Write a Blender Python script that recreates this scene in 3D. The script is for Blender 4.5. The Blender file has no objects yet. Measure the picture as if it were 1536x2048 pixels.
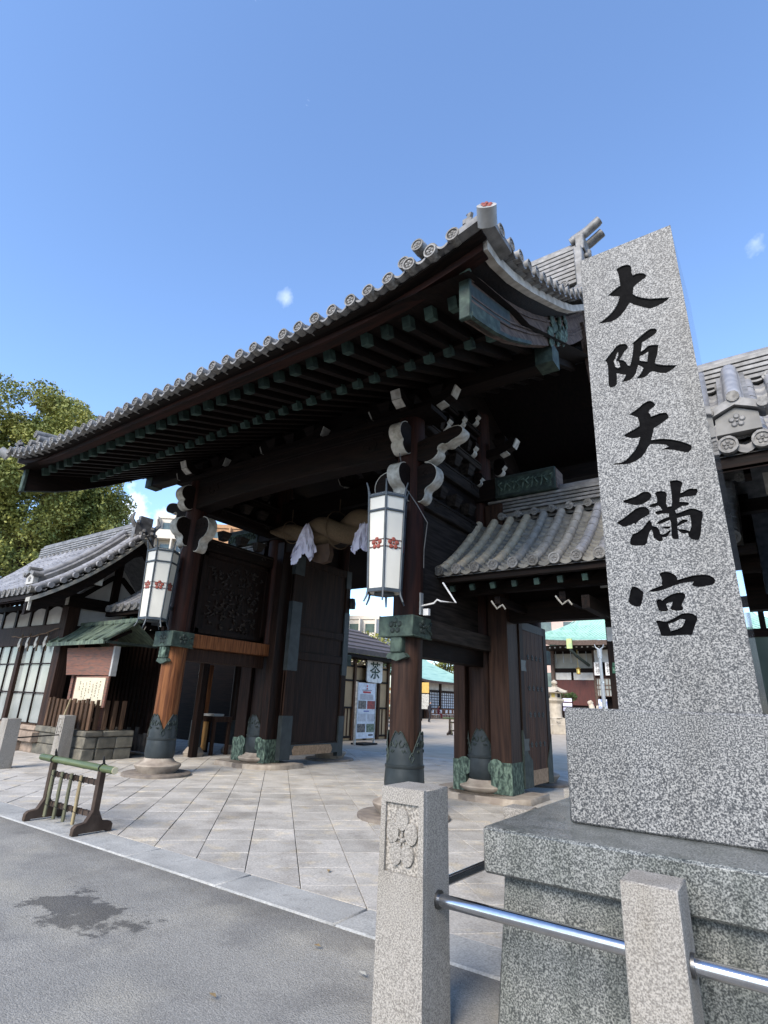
import bpy, bmesh, math, random
from mathutils import Vector, Matrix
random.seed(7)
S = bpy.context.scene
COL = S.collection
PI = math.pi
R = math.radians

# ------------------------------------------------------------------ camera
CAM = Vector((4.7778, -7.4220, 1.53))
cd = bpy.data.cameras.new('camera'); cam = bpy.data.objects.new('camera', cd); COL.objects.link(cam)
cd.sensor_fit = 'HORIZONTAL'; cd.sensor_width = 36.0; cd.lens = 1109.5457 / 1536 * 36
cd.clip_start = 0.05; cd.clip_end = 3000
yaw, pitch, roll = R(35.6246), R(18.96923), R(-2.19539)
fw = Vector((-math.sin(yaw) * math.cos(pitch), math.cos(yaw) * math.cos(pitch), math.sin(pitch)))
rt = Vector((math.cos(yaw), math.sin(yaw), 0)); dn = fw.cross(rt)
r2 = rt * math.cos(roll) + dn * math.sin(roll); d2 = -rt * math.sin(roll) + dn * math.cos(roll)
m = Matrix((r2, -d2, -fw)).transposed().to_4x4(); m.translation = CAM
cam.matrix_world = m
S.camera = cam

# ------------------------------------------------------------------ world, sun, exposure
SUN_EL, SUN_AZ = 37, 174          # degrees; azimuth clockwise from +Y
WISPS = [((-.5848, .5151, .6266), .022, .26), ((.06, .7795, .6236), .022, .26), ((-.8453, .4699, .2543), .085, 1.0)]
W = bpy.data.worlds.new('World'); S.world = W; W.use_nodes = True
nt = W.node_tree; nt.nodes.clear()
wo = nt.nodes.new('ShaderNodeOutputWorld'); bg = nt.nodes.new('ShaderNodeBackground')
sky = nt.nodes.new('ShaderNodeTexSky'); sky.sky_type = 'NISHITA'; sky.sun_disc = False
sky.sun_elevation = R(SUN_EL); sky.sun_rotation = R(SUN_AZ); sky.altitude = 20; sky.air_density = 1.0; sky.dust_density = 0.35; sky.ozone_density = 2.2
bg.inputs['Strength'].default_value = 0.15
tcw = nt.nodes.new('ShaderNodeTexCoord')
def wn(t, **k):
    n = nt.nodes.new(t)
    for a, v in k.items(): setattr(n, a, v)
    return n
def wm(op, a, b=None, c=None):
    n = wn('ShaderNodeMath', operation=op); n.use_clamp = False
    for i, v in enumerate((a, b, c)):
        if v is None: continue
        if isinstance(v, (int, float)): n.inputs[i].default_value = v
        else: nt.links.new(v, n.inputs[i])
    return n.outputs[0]
nrm = wn('ShaderNodeVectorMath', operation='NORMALIZE'); nt.links.new(tcw.outputs['Generated'], nrm.inputs[0])
cn = wn('ShaderNodeTexNoise'); cn.inputs['Scale'].default_value = 5.5; cn.inputs['Detail'].default_value = 9; cn.inputs['Roughness'].default_value = .62
cmp_ = wn('ShaderNodeMapping'); cmp_.inputs['Scale'].default_value = (1, 1, 2.4); cmp_.inputs['Location'].default_value = (.3, .1, .0); nt.links.new(nrm.outputs[0], cmp_.inputs['Vector']); nt.links.new(cmp_.outputs[0], cn.inputs['Vector'])
sep = wn('ShaderNodeSeparateXYZ'); nt.links.new(nrm.outputs[0], sep.inputs[0])
low = wn('ShaderNodeMapRange'); low.inputs['From Min'].default_value = .42; low.inputs['From Max'].default_value = .06; nt.links.new(sep.outputs['Z'], low.inputs['Value'])
cv = wm('MULTIPLY_ADD', low.outputs[0], .27, cn.outputs['Fac'])
cov = wn('ShaderNodeMapRange'); cov.inputs['From Min'].default_value = .70; cov.inputs['From Max'].default_value = .84; nt.links.new(cv, cov.inputs['Value'])
cmx = wn('ShaderNodeMix', data_type='RGBA'); nt.links.new(cov.outputs[0], cmx.inputs['Factor']); nt.links.new(sky.outputs[0], cmx.inputs[6]); cmx.inputs[7].default_value = (6.2, 6.4, 6.8, 1)
tint = wn('ShaderNodeMix', data_type='RGBA', blend_type='MULTIPLY'); tint.inputs['Factor'].default_value = 1; tint.inputs[7].default_value = (.93, 1.0, 1.10, 1)
nt.links.new(cmx.outputs[2], tint.inputs[6]); col = tint.outputs[2]
cn2 = wn('ShaderNodeTexNoise'); cn2.inputs['Scale'].default_value = 26; cn2.inputs['Detail'].default_value = 8; nt.links.new(nrm.outputs[0], cn2.inputs['Vector'])
for d0, rad, amt in WISPS:      # a few small clouds standing in an otherwise clear sky
    sb_ = wn('ShaderNodeVectorMath', operation='DISTANCE'); nt.links.new(nrm.outputs[0], sb_.inputs[0]); sb_.inputs[1].default_value = d0
    f_ = wm('MULTIPLY_ADD', sb_.outputs['Value'], -1 / rad, 1.0); f_ = wm('MULTIPLY_ADD', cn2.outputs['Fac'], 3.2, wm('ADD', f_, -2.0))
    r_ = wn('ShaderNodeMapRange'); r_.inputs['From Min'].default_value = .0; r_.inputs['From Max'].default_value = .9; r_.inputs['To Max'].default_value = amt; nt.links.new(f_, r_.inputs['Value'])
    x_ = wn('ShaderNodeMix', data_type='RGBA'); nt.links.new(r_.outputs[0], x_.inputs['Factor']); nt.links.new(col, x_.inputs[6]); x_.inputs[7].default_value = (6.2, 6.5, 7.2, 1); col = x_.outputs[2]
nt.links.new(col, bg.inputs['Color'])
nt.links.new(bg.outputs[0], wo.inputs['Surface'])
sd = bpy.data.lights.new('sun', 'SUN'); so = bpy.data.objects.new('sun', sd); COL.objects.link(so)
sd.energy = 2.5; sd.angle = R(30); sd.color = (1.0, 0.91, 0.78)
sdir = Vector((math.sin(R(SUN_AZ)) * math.cos(R(SUN_EL)), math.cos(R(SUN_AZ)) * math.cos(R(SUN_EL)), math.sin(R(SUN_EL))))
so.rotation_euler = sdir.to_track_quat('Z', 'Y').to_euler()
S.view_settings.view_transform = 'Standard'; S.view_settings.look = 'None'
S.view_settings.exposure = 1.2; S.view_settings.gamma = 1.0; S.view_settings.use_curve_mapping = False
S.cycles.use_denoising = True; S.cycles.max_bounces = 6; S.cycles.diffuse_bounces = 3; S.cycles.glossy_bounces = 3
S.cycles.caustics_reflective = False; S.cycles.caustics_refractive = False

# ------------------------------------------------------------------ materials
def M(name, c1, c2=None, scale=6, rough=.7, bump=0, st=(1, 1, 1), metal=0, rnd=0, detail=4, lo=.35, hi=.65, c3=None, bs=None, spec=None, fine=0):
    mt = bpy.data.materials.new(name); mt.use_nodes = True
    t = mt.node_tree; b = t.nodes['Principled BSDF']
    b.inputs['Roughness'].default_value = rough; b.inputs['Metallic'].default_value = metal
    b.inputs['Specular IOR Level'].default_value = spec if spec is not None else (.12 if 'wood' in name or 'plank' in name else .4)
    c2 = c2 or tuple(x * .75 for x in c1)
    tc = t.nodes.new('ShaderNodeTexCoord'); mp = t.nodes.new('ShaderNodeMapping'); mp.inputs['Scale'].default_value = st
    oi = t.nodes.new('ShaderNodeObjectInfo'); ad = t.nodes.new('ShaderNodeVectorMath'); ad.operation = 'ADD'
    sc = t.nodes.new('ShaderNodeVectorMath'); sc.operation = 'SCALE'; sc.inputs['Scale'].default_value = 37
    t.links.new(oi.outputs['Random'], sc.inputs[0]); t.links.new(tc.outputs['Object'], ad.inputs[0]); t.links.new(sc.outputs[0], ad.inputs[1])
    t.links.new(ad.outputs[0], mp.inputs['Vector'])
    n = t.nodes.new('ShaderNodeTexNoise'); n.inputs['Scale'].default_value = scale; n.inputs['Detail'].default_value = detail
    t.links.new(mp.outputs[0], n.inputs['Vector'])
    cr = t.nodes.new('ShaderNodeValToRGB'); e = cr.color_ramp.elements
    e[0].position = lo; e[0].color = (*c1, 1); e[1].position = hi; e[1].color = (*c2, 1)
    if c3: x = e.new((lo + hi) / 2); x.color = (*c3, 1)
    t.links.new(n.outputs['Fac'], cr.inputs[0])
    out = cr.outputs[0]
    if rnd:
        mr = t.nodes.new('ShaderNodeMapRange'); mr.inputs['To Min'].default_value = 1 - rnd; mr.inputs['To Max'].default_value = 1 + rnd
        t.links.new(oi.outputs['Random'], mr.inputs['Value'])
        hs = t.nodes.new('ShaderNodeHueSaturation'); t.links.new(mr.outputs[0], hs.inputs['Value']); t.links.new(out, hs.inputs['Color']); out = hs.outputs[0]
    if fine:
        n3 = t.nodes.new('ShaderNodeTexNoise'); n3.inputs['Scale'].default_value = fine; n3.inputs['Detail'].default_value = 2
        t.links.new(ad.outputs[0], n3.inputs['Vector'])
        mr3 = t.nodes.new('ShaderNodeMapRange'); mr3.inputs['From Min'].default_value = .3; mr3.inputs['From Max'].default_value = .7
        mr3.inputs['To Min'].default_value = .78; mr3.inputs['To Max'].default_value = 1.22
        t.links.new(n3.outputs['Fac'], mr3.inputs['Value'])
        h3 = t.nodes.new('ShaderNodeHueSaturation'); t.links.new(mr3.outputs[0], h3.inputs['Value']); t.links.new(out, h3.inputs['Color']); out = h3.outputs[0]
    t.links.new(out, b.inputs['Base Color'])
    if bump:
        n2 = t.nodes.new('ShaderNodeTexNoise'); n2.inputs['Scale'].default_value = bs or scale * 2; n2.inputs['Detail'].default_value = 3
        t.links.new(mp.outputs[0], n2.inputs['Vector'])
        bp = t.nodes.new('ShaderNodeBump'); bp.inputs['Strength'].default_value = bump; bp.inputs['Distance'].default_value = .02
        t.links.new(n2.outputs['Fac'], bp.inputs['Height']); t.links.new(bp.outputs[0], b.inputs['Normal'])
    return mt
SZ, SX, SY = (6, 6, .5), (.5, 6, 6), (6, .5, 6)
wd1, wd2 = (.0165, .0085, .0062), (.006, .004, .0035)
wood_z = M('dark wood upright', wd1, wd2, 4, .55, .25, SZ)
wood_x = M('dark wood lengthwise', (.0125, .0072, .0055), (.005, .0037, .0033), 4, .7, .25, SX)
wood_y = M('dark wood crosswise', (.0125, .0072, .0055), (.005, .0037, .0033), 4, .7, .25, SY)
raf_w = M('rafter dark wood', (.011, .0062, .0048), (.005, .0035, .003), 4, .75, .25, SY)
wood_gray = M('weathered grey wood', (.036, .029, .025), (.012, .010, .009), 4, .8, .3, SY)
wood_orange = M('lit orange wood', (.195, .080, .032), (.075, .028, .013), 3, .65, .3, (7, 7, .45), c3=(.135, .052, .021))  # light falling on the front left pillar is put into this orange
wood_brown = M('red brown wood', (.042, .0225, .0155), (.018, .0102, .0078), 3, .6, .3, (7, 7, .45))
wood_red = M('reddish eave wood', (.026, .0095, .0068), (.008, .0048, .0043), 3, .7, .2, SX)
wood_barge = M('weathered bargeboard wood', (.13, .095, .078), (.06, .042, .034), 4, .8, .3, (5, 1, 5))
wood_tan = M('pale plank', (.42, .25, .10), (.26, .14, .055), 3, .7, .2, SZ)
wood_beige = M('pale new plank', (.30, .21, .14), (.2, .14, .09), 3, .7, .2, SX)
wood_picket = M('brown picket wood', (.11, .065, .04), (.045, .027, .018), 4, .75, .3, SZ, rnd=.35)
patina = M('dark copper patina', (.034, .046, .040), (.015, .022, .020), 9, .65, .2, spec=.25)
patina_l = M('light copper patina', (.056, .082, .064), (.020, .030, .026), 7, .7, .25, c3=(.033, .050, .041), spec=.25)
patina_v = M('verdigris copper', (.125, .175, .135), (.022, .034, .029), 7, .8, .3, (3, 3, 1.6), c3=(.055, .082, .065), detail=8, lo=.36, hi=.64, spec=.2)
raf_cap = M('rafter cap patina', (.045, .078, .064), (.020, .036, .031), 9, .65, .2, rnd=.35, spec=.25)
sleeve_m = M('grey bronze sleeve', (.031, .038, .041), (.018, .024, .026), 5, .5, .15, metal=.2, spec=.3)
tile_m = M('grey roof tile', (.22, .215, .21), (.125, .123, .122), 9, .5, .15, rnd=.18)
tile_d = M('dark grey roof tile', (.20, .195, .19), (.105, .104, .104), 9, .5, .15, rnd=.2)
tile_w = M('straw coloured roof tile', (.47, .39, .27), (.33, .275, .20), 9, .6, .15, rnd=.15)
tile_face = M('roof tile end', (.24, .23, .215), (.12, .115, .11), 25, .6, .2, rnd=.15)
tile_b = M('smooth grey roof tile', (.30, .295, .30), (.19, .19, .20), 7, .35, .1, rnd=.15)
plaster = M('white plaster', (.56, .545, .51), (.44, .43, .405), 2, .9)
white = M('white paint', (.50, .48, .43), (.30, .28, .24), 11, .8, .15, detail=7)
cream = M('cream verge paint', (.50, .46, .40), (.30, .27, .23), 6, .8)
paper = M('white paper', (.70, .68, .80), (.56, .54, .68), 5, .9)
lampw = M('lantern white panel', (.60, .585, .525), (.54, .525, .47), 2, .5)
lampf = M('blue grey lantern metal', (.055, .068, .080), (.036, .045, .054), 8, .5, metal=.2)
redp = M('red brown emblem', (.26, .065, .045), (.2, .05, .035), 8, .6)
granite = M('speckled granite', (.036, .038, .041), (.31, .304, .288), 128, .5, .05, lo=.39, hi=.63, c3=(.138, .138, .136), detail=3, spec=.3)
granite_d = M('damp speckled granite', (.042, .045, .044), (.28, .282, .262), 128, .33, .05, lo=.37, hi=.64, c3=(.135, .139, .131), detail=3)
granite_p = M('polished granite', (.07, .07, .07), (.2, .2, .2), 60, .06, lo=.4, hi=.6, spec=.9)
granite_l = M('pale granite post', (.15, .135, .118), (.35, .322, .283), 155, .8, .15, lo=.37, hi=.64, c3=(.255, .235, .205), detail=3)
black_g = M('black engraved paint', (.002, .002, .0025), (.004, .004, .0045), 20, .5, .1, spec=.02)
pav = M('granite paving', (.34, .318, .282), (.44, .412, .368), 2.2, .8, .12, rnd=.13, c3=(.395, .37, .332), bs=40, fine=60, detail=6)
kerb_m = M('bluish granite kerb', (.29, .285, .268), (.365, .36, .338), 3, .85, .1, rnd=.06, bs=50, fine=70, detail=6)
base_m = M('brown grey base stone', (.21, .175, .14), (.12, .10, .085), 6, .75, .2, bs=30)
drum_l = M('pale base stone', (.36, .31, .25), (.22, .18, .145), 5, .8, .2, bs=30)
found_m = M('foundation block', (.17, .155, .12), (.085, .08, .066), 5, .85, .35, rnd=.25, bs=18)
rough_m = M('rough field stone', (.34, .26, .20), (.17, .13, .10), 4, .9, .6, rnd=.3, bs=10)
straw = M('rice straw', (.135, .092, .052), (.06, .040, .023), 22, .95, .7, (1, 7, 7), bs=60)
steel = M('brushed steel', (.55, .56, .58), (.5, .5, .52), 30, .18, metal=1)
bam_g = M('green bamboo', (.095, .118, .050), (.055, .075, .030), 5, .4, rnd=.1, st=SX)
bam_d = M('faded green bamboo', (.15, .145, .085), (.08, .08, .045), 6, .5, st=SZ, rnd=.15)
bam_t = M('tan bamboo', (.30, .24, .13), (.2, .15, .08), 6, .5, st=SZ)
frame_w = M('stained barrier wood', (.075, .055, .042), (.040, .028, .022), 5, .7, .2)
copper_r = M('weathered copper roof', (.135, .175, .125), (.045, .062, .050), 5, .7, .25, (3, 1, 1), c3=(.085, .115, .085), detail=6)
corner_m = M('pale corner tile', (.33, .32, .305), (.24, .235, .225), 8, .6, .1)
black_c = M('black cord', (.006, .006, .006), (.01, .01, .01), 9, .8)
door_w = M('door board wood', (.085, .036, .018), (.035, .015, .009), 3, .65, .3, (7, 7, .45))
door_p = M('door panel wood', (.028, .0145, .0095), (.012, .007, .0055), 3, .65, .3, (7, 7, .45))
glassm = M('window glass', (.20, .215, .20), (.30, .31, .29), 1.2, .12, spec=.6)
dglass = M('dark window glass', (.05, .07, .07), (.10, .14, .12), 1.2, .1, spec=.6)
sand_m = M('pale courtyard sand', (.46, .39, .30), (.38, .32, .245), 2.5, .95, .2, bs=40)
roof_g = M('pale green copper roof', (.30, .50, .42), (.22, .40, .34), .6, .7, st=(6, .6, .6), c3=(.36, .55, .45))
leafA = M('camphor leaf sun', (.31, .30, .075), (.11, .135, .030), .55, .6, rnd=.1, c3=(.21, .22, .052), detail=6)
leafB = M('garden leaf', (.07, .10, .03), (.035, .06, .018), 1.5, .6)
bark = M('bark', (.05, .04, .03), (.025, .02, .015), 6, .9, .5, SZ)
pinkw = M('pink concrete', (.55, .40, .34), (.50, .36, .31), 1, .9)
beige_w = M('cream facade', (.60, .54, .45), (.52, .47, .40), 1, .9)
brick_w = M('orange tile facade', (.42, .24, .12), (.34, .18, .09), 3, .8)
redwall = M('dark red boarding', (.085, .02, .014), (.05, .013, .010), 3, .6, .2, SZ)
skin = M('skin', (.5, .3, .22), (.45, .27, .2), 4, .6)
clothd = M('dark red clothing', (.1, .015, .02), (.07, .01, .015), 4, .9)
clothk = M('dark clothing', (.02, .02, .025), (.015, .015, .02), 4, .9)
greens = M('green sign', (.03, .12, .07), (.025, .1, .06), 4, .5)
greent = M('dark green letters', (.018, .05, .03), (.015, .04, .025), 8, .6)
ink = M('ink', (.03, .025, .025), (.05, .04, .035), 40, .9)
gold = M('gilt metal', (.55, .40, .12), (.45, .32, .1), 9, .4, metal=.6)
cream_p = M('cream notice paper', (.56, .50, .37), (.48, .43, .32), 5, .9)
board_r = M('faded vermilion board', (.20, .085, .055), (.105, .066, .052), 5, .75, .2, (1, 3, 6), c3=(.16, .08, .06))
photo_a = M('dark printed photo', (.03, .03, .04), (.25, .2, .16), 12, .5)
photo_r = M('red printed photo', (.45, .05, .04), (.12, .03, .03), 14, .5)
photo_g = M('green printed photo', (.05, .09, .04), (.22, .25, .18), 14, .5)
rope_m = M('thin straw rope', (.2, .12, .07), (.12, .07, .04), 30, .9)
grey_metal = M('galvanised pipe', (.32, .34, .35), (.26, .28, .29), 8, .4, metal=.4)
lead_m = M('dry leaf', (.32, .24, .12), (.2, .13, .06), 20, .8)

def stain(mt, scale, lo, hi, col, st=(1, 1, 1), detail=7, mode='MULTIPLY', off=0):
    t = mt.node_tree; b = t.nodes['Principled BSDF']; src = b.inputs['Base Color'].links[0].from_socket
    g = t.nodes.new('ShaderNodeNewGeometry'); mp = t.nodes.new('ShaderNodeMapping'); mp.inputs['Scale'].default_value = st; mp.inputs['Location'].default_value = (off, off, 0)
    t.links.new(g.outputs['Position'], mp.inputs['Vector'])
    n = t.nodes.new('ShaderNodeTexNoise'); n.inputs['Scale'].default_value = scale; n.inputs['Detail'].default_value = detail; t.links.new(mp.outputs[0], n.inputs['Vector'])
    r = t.nodes.new('ShaderNodeMapRange'); r.inputs['From Min'].default_value = lo; r.inputs['From Max'].default_value = hi; t.links.new(n.outputs['Fac'], r.inputs['Value'])
    m_ = t.nodes.new('ShaderNodeMix'); m_.data_type = 'RGBA'; m_.blend_type = mode; t.links.new(r.outputs[0], m_.inputs['Factor']); t.links.new(src, m_.inputs[6]); m_.inputs[7].default_value = (*col, 1)
    t.links.new(m_.outputs[2], b.inputs['Base Color'])
stain(pav, 1.6, .50, .62, (.80, .79, .78)); stain(pav, 3.2, .56, .66, (1.16, 1.10, .98), off=9); stain(pav, 14, .60, .72, (.78, .76, .72), off=4)
stain(kerb_m, 2.2, .5, .66, (.82, .83, .84)); stain(kerb_m, 11, .58, .7, (.80, .80, .80), off=3)
stain(granite, 1.7, .46, .66, (.80, .79, .77), st=(1, 1, .35)); stain(granite_d, 2.6, .44, .64, (.68, .70, .68), st=(2.2, 2.2, .25)); stain(granite_l, 3.5, .48, .68, (.80, .78, .74), st=(1.5, 1.5, .4))
stain(tile_m, 3, .5, .66, (.68, .67, .64)); stain(tile_face, 2.5, .5, .64, (.66, .64, .60)); stain(tile_b, 2, .5, .7, (.80, .80, .80)); stain(plaster, 1.2, .5, .7, (.84, .82, .79), st=(2, 2, .6)); stain(door_p, 1.5, .5, .68, (.62, .60, .60), st=(3, 3, .4)); stain(door_w, 2, .5, .66, (.55, .52, .50), st=(3, 3, .3))
def asphalt_mat():
    mt = M('worn asphalt', (.212, .203, .183), (.280, .266, .236), 1.1, .92, .55, c3=(.243, .232, .208), bs=110, fine=75, detail=8)
    t = mt.node_tree; b = t.nodes['Principled BSDF']
    src = b.inputs['Base Color'].links[0].from_socket
    g = t.nodes.new('ShaderNodeNewGeometry')
    # pale aggregate specks
    v = t.nodes.new('ShaderNodeTexVoronoi'); v.inputs['Scale'].default_value = 95; t.links.new(g.outputs['Position'], v.inputs['Vector'])
    lt = t.nodes.new('ShaderNodeMapRange'); lt.inputs['From Min'].default_value = .22; lt.inputs['From Max'].default_value = .12
    t.links.new(v.outputs['Distance'], lt.inputs['Value'])
    ve = t.nodes.new('ShaderNodeSeparateColor'); t.links.new(v.outputs['Color'], ve.inputs[0])
    gt = t.nodes.new('ShaderNodeMath'); gt.operation = 'GREATER_THAN'; gt.inputs[1].default_value = .72; t.links.new(ve.outputs[0], gt.inputs[0])
    mu = t.nodes.new('ShaderNodeMath'); mu.operation = 'MULTIPLY'; t.links.new(lt.outputs[0], mu.inputs[0]); t.links.new(gt.outputs[0], mu.inputs[1])
    mx = t.nodes.new('ShaderNodeMix'); mx.data_type = 'RGBA'; t.links.new(mu.outputs[0], mx.inputs['Factor']); t.links.new(src, mx.inputs[6]); mx.inputs[7].default_value = (.34, .33, .31, 1)
    # a damp patch with its own ragged outline
    ds = t.nodes.new('ShaderNodeVectorMath'); ds.operation = 'SUBTRACT'; t.links.new(g.outputs['Position'], ds.inputs[0]); ds.inputs[1].default_value = (.22, -4.71, 0)
    sc = t.nodes.new('ShaderNodeVectorMath'); sc.operation = 'MULTIPLY'; sc.inputs[1].default_value = (1.3, 2.5, 0); t.links.new(ds.outputs[0], sc.inputs[0])
    ln = t.nodes.new('ShaderNodeVectorMath'); ln.operation = 'LENGTH'; t.links.new(sc.outputs[0], ln.inputs[0])
    nz = t.nodes.new('ShaderNodeTexNoise'); nz.inputs['Scale'].default_value = 3.1; nz.inputs['Detail'].default_value = 10; nz.inputs['Roughness'].default_value = .66; t.links.new(g.outputs['Position'], nz.inputs['Vector'])
    a = t.nodes.new('ShaderNodeMath'); a.operation = 'MULTIPLY_ADD'; a.inputs[1].default_value = 3.4; t.links.new(nz.outputs['Fac'], a.inputs[0]); t.links.new(ln.outputs['Value'], a.inputs[2])
    mr = t.nodes.new('ShaderNodeMapRange'); mr.inputs['From Min'].default_value = 2.40; mr.inputs['From Max'].default_value = 2.22; t.links.new(a.outputs[0], mr.inputs['Value'])
    m2 = t.nodes.new('ShaderNodeMix'); m2.data_type = 'RGBA'; m2.blend_type = 'MULTIPLY'; t.links.new(mr.outputs[0], m2.inputs['Factor']); t.links.new(mx.outputs[2], m2.inputs[6]); m2.inputs[7].default_value = (.40, .40, .41, 1)
    # grime gathered along the kerb
    sy = t.nodes.new('ShaderNodeSeparateXYZ'); t.links.new(g.outputs['Position'], sy.inputs[0])
    ny = t.nodes.new('ShaderNodeMath'); ny.operation = 'MULTIPLY_ADD'; ny.inputs[1].default_value = .55; t.links.new(nz.outputs['Fac'], ny.inputs[0]); t.links.new(sy.outputs['Y'], ny.inputs[2])
    gy = t.nodes.new('ShaderNodeMapRange'); gy.inputs['From Min'].default_value = -3.75; gy.inputs['From Max'].default_value = -3.42; t.links.new(ny.outputs[0], gy.inputs['Value'])
    m3 = t.nodes.new('ShaderNodeMix'); m3.data_type = 'RGBA'; m3.blend_type = 'MULTIPLY'; t.links.new(gy.outputs[0], m3.inputs['Factor']); t.links.new(m2.outputs[2], m3.inputs[6]); m3.inputs[7].default_value = (.68, .67, .66, 1); m2 = m3
    t.links.new(m2.outputs[2], b.inputs['Base Color'])
    return mt
asphalt = asphalt_mat(); stain(asphalt, .9, .52, .68, (1.22, 1.19, 1.12), off=2); stain(asphalt, 2.1, .52, .66, (.82, .82, .83), off=6)

# ------------------------------------------------------------------ mesh helpers
WP = {}
class MB:
    def __init__(s): s.v = []; s.f = []
    def add(s, vs, fs):
        o = len(s.v); s.v += [tuple(p) for p in vs]; s.f += [tuple(i + o for i in f) for f in fs]; return s
    def box(s, x0, x1, y0, y1, z0, z1):
        return s.add([(x0, y0, z0), (x1, y0, z0), (x1, y1, z0), (x0, y1, z0), (x0, y0, z1), (x1, y0, z1), (x1, y1, z1), (x0, y1, z1)],
                     [(0, 3, 2, 1), (4, 5, 6, 7), (0, 1, 5, 4), (1, 2, 6, 5), (2, 3, 7, 6), (3, 0, 4, 7)])
    def hexa(s, bot, top):
        return s.add(list(bot) + list(top), [(0, 3, 2, 1), (4, 5, 6, 7), (0, 1, 5, 4), (1, 2, 6, 5), (2, 3, 7, 6), (3, 0, 4, 7)])
    def bar(s, p, q, w, h, up=(0, 0, 1)):
        p, q = Vector(p), Vector(q); d = (q - p).normalized(); u = Vector(up); a = d.cross(u)
        if a.length < 1e-4: a = d.cross(Vector((1, 0, 0)))
        a.normalize(); u = a.cross(d).normalized()
        c = [a * (sx * w / 2) + u * (sy * h / 2) for sx, sy in ((-1, -1), (1, -1), (1, 1), (-1, 1))]
        return s.hexa([p + k for k in c], [q + k for k in c])
    def prism(s, poly, ax, a0, a1):
        n = len(poly); mk = {'x': lambda p, a: (a, p[0], p[1]), 'y': lambda p, a: (p[0], a, p[1]), 'z': lambda p, a: (p[0], p[1], a)}[ax]
        vs = [mk(p, a0) for p in poly] + [mk(p, a1) for p in poly]
        return s.add(vs, [tuple(range(n)), tuple(range(2 * n - 1, n - 1, -1))] + [(i, (i + 1) % n, n + (i + 1) % n, n + i) for i in range(n)])
    def tube(s, path, r, n=8, cap=True):
        path = [Vector(p) for p in path]; k = len(path); rs = r if isinstance(r, (list, tuple)) else [r] * k
        vs = []; a = None
        for i, p in enumerate(path):
            d = (path[min(i + 1, k - 1)] - path[max(i - 1, 0)]).normalized()
            if a is None:
                a = d.cross(Vector((0, 0, 1)))
                if a.length < 1e-3: a = d.cross(Vector((1, 0, 0)))
            else: a = a - d * a.dot(d)
            a.normalize(); b = d.cross(a)
            vs += [p + (a * math.cos(2 * PI * j / n) + b * math.sin(2 * PI * j / n)) * rs[i] for j in range(n)]
        fs = [(i * n + j, i * n + (j + 1) % n, (i + 1) * n + (j + 1) % n, (i + 1) * n + j) for i in range(k - 1) for j in range(n)]
        if cap: fs += [tuple(range(n - 1, -1, -1)), tuple(range((k - 1) * n, k * n))]
        return s.add(vs, fs)
    def lathe(s, prof, cx, cy, n=24):
        k = len(prof)
        vs = [(cx + r * math.cos(2 * PI * j / n), cy + r * math.sin(2 * PI * j / n), z) for r, z in prof for j in range(n)]
        fs = [(i * n + j, i * n + (j + 1) % n, (i + 1) * n + (j + 1) % n, (i + 1) * n + j) for i in range(k - 1) for j in range(n)]
        return s.add(vs, fs + [tuple(range(n - 1, -1, -1)), tuple(range((k - 1) * n, k * n))])
    def ball(s, c, r, n=8, sq=(1, 1, 1)):
        k = n // 2; vs = [(c[0], c[1], c[2] - r * sq[2])]
        for i in range(1, k):
            t = -PI / 2 + PI * i / k
            vs += [(c[0] + r * sq[0] * math.cos(t) * math.cos(2 * PI * j / n), c[1] + r * sq[1] * math.cos(t) * math.sin(2 * PI * j / n), c[2] + r * sq[2] * math.sin(t)) for j in range(n)]
        vs.append((c[0], c[1], c[2] + r * sq[2])); L = len(vs) - 1
        fs = [(0, 1 + (j + 1) % n, 1 + j) for j in range(n)]
        for i in range(k - 2): fs += [(1 + i * n + j, 1 + i * n + (j + 1) % n, 1 + (i + 1) * n + (j + 1) % n, 1 + (i + 1) * n + j) for j in range(n)]
        fs += [(1 + (k - 2) * n + j, 1 + (k - 2) * n + (j + 1) % n, L) for j in range(n)]
        return s.add(vs, fs)
    def grid(s, fn, nu, nv):
        vs = [fn(i / nu, j / nv) for i in range(nu + 1) for j in range(nv + 1)]
        return s.add(vs, [(i * (nv + 1) + j, (i + 1) * (nv + 1) + j, (i + 1) * (nv + 1) + j + 1, i * (nv + 1) + j + 1) for i in range(nu) for j in range(nv)])
    def band(s, bot, top, ax, a0, a1):
        # a strip between two matching polylines, given thickness along an axis
        return s.prism(list(bot) + list(reversed(top)), ax, a0, a1)
    def build(s, name, mat, parent=None, bevel=0, sharp=38, origin=None, recalc=True):
        xs = [p[0] for p in s.v]; ys = [p[1] for p in s.v]; zs = [p[2] for p in s.v]
        o = Vector(origin) if origin is not None else Vector(((min(xs) + max(xs)) / 2, (min(ys) + max(ys)) / 2, (min(zs) + max(zs)) / 2) if parent else ((min(xs) + max(xs)) / 2, (min(ys) + max(ys)) / 2, min(zs)))
        me = bpy.data.meshes.new(name)
        me.from_pydata([(p[0] - o.x, p[1] - o.y, p[2] - o.z) for p in s.v], [], s.f)
        if recalc or bevel:
            b = bmesh.new(); b.from_mesh(me)
            bmesh.ops.recalc_face_normals(b, faces=b.faces)
            if bevel:
                es = [e for e in b.edges if len(e.link_faces) == 2 and e.calc_face_angle(0) > .5]
                bmesh.ops.bevel(b, geom=es, offset=bevel, segments=1, affect='EDGES', profile=.5)
            b.to_mesh(me); b.free()
        me.shade_smooth(); me.set_sharp_from_angle(angle=R(sharp))
        me.materials.append(mat)
        return link(name, me, o, parent)
def link(name, me, wpos, parent=None, rot=None, scl=None):
    ob = bpy.data.objects.new(name, me); COL.objects.link(ob)
    return place(ob, wpos, parent, rot, scl)
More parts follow.
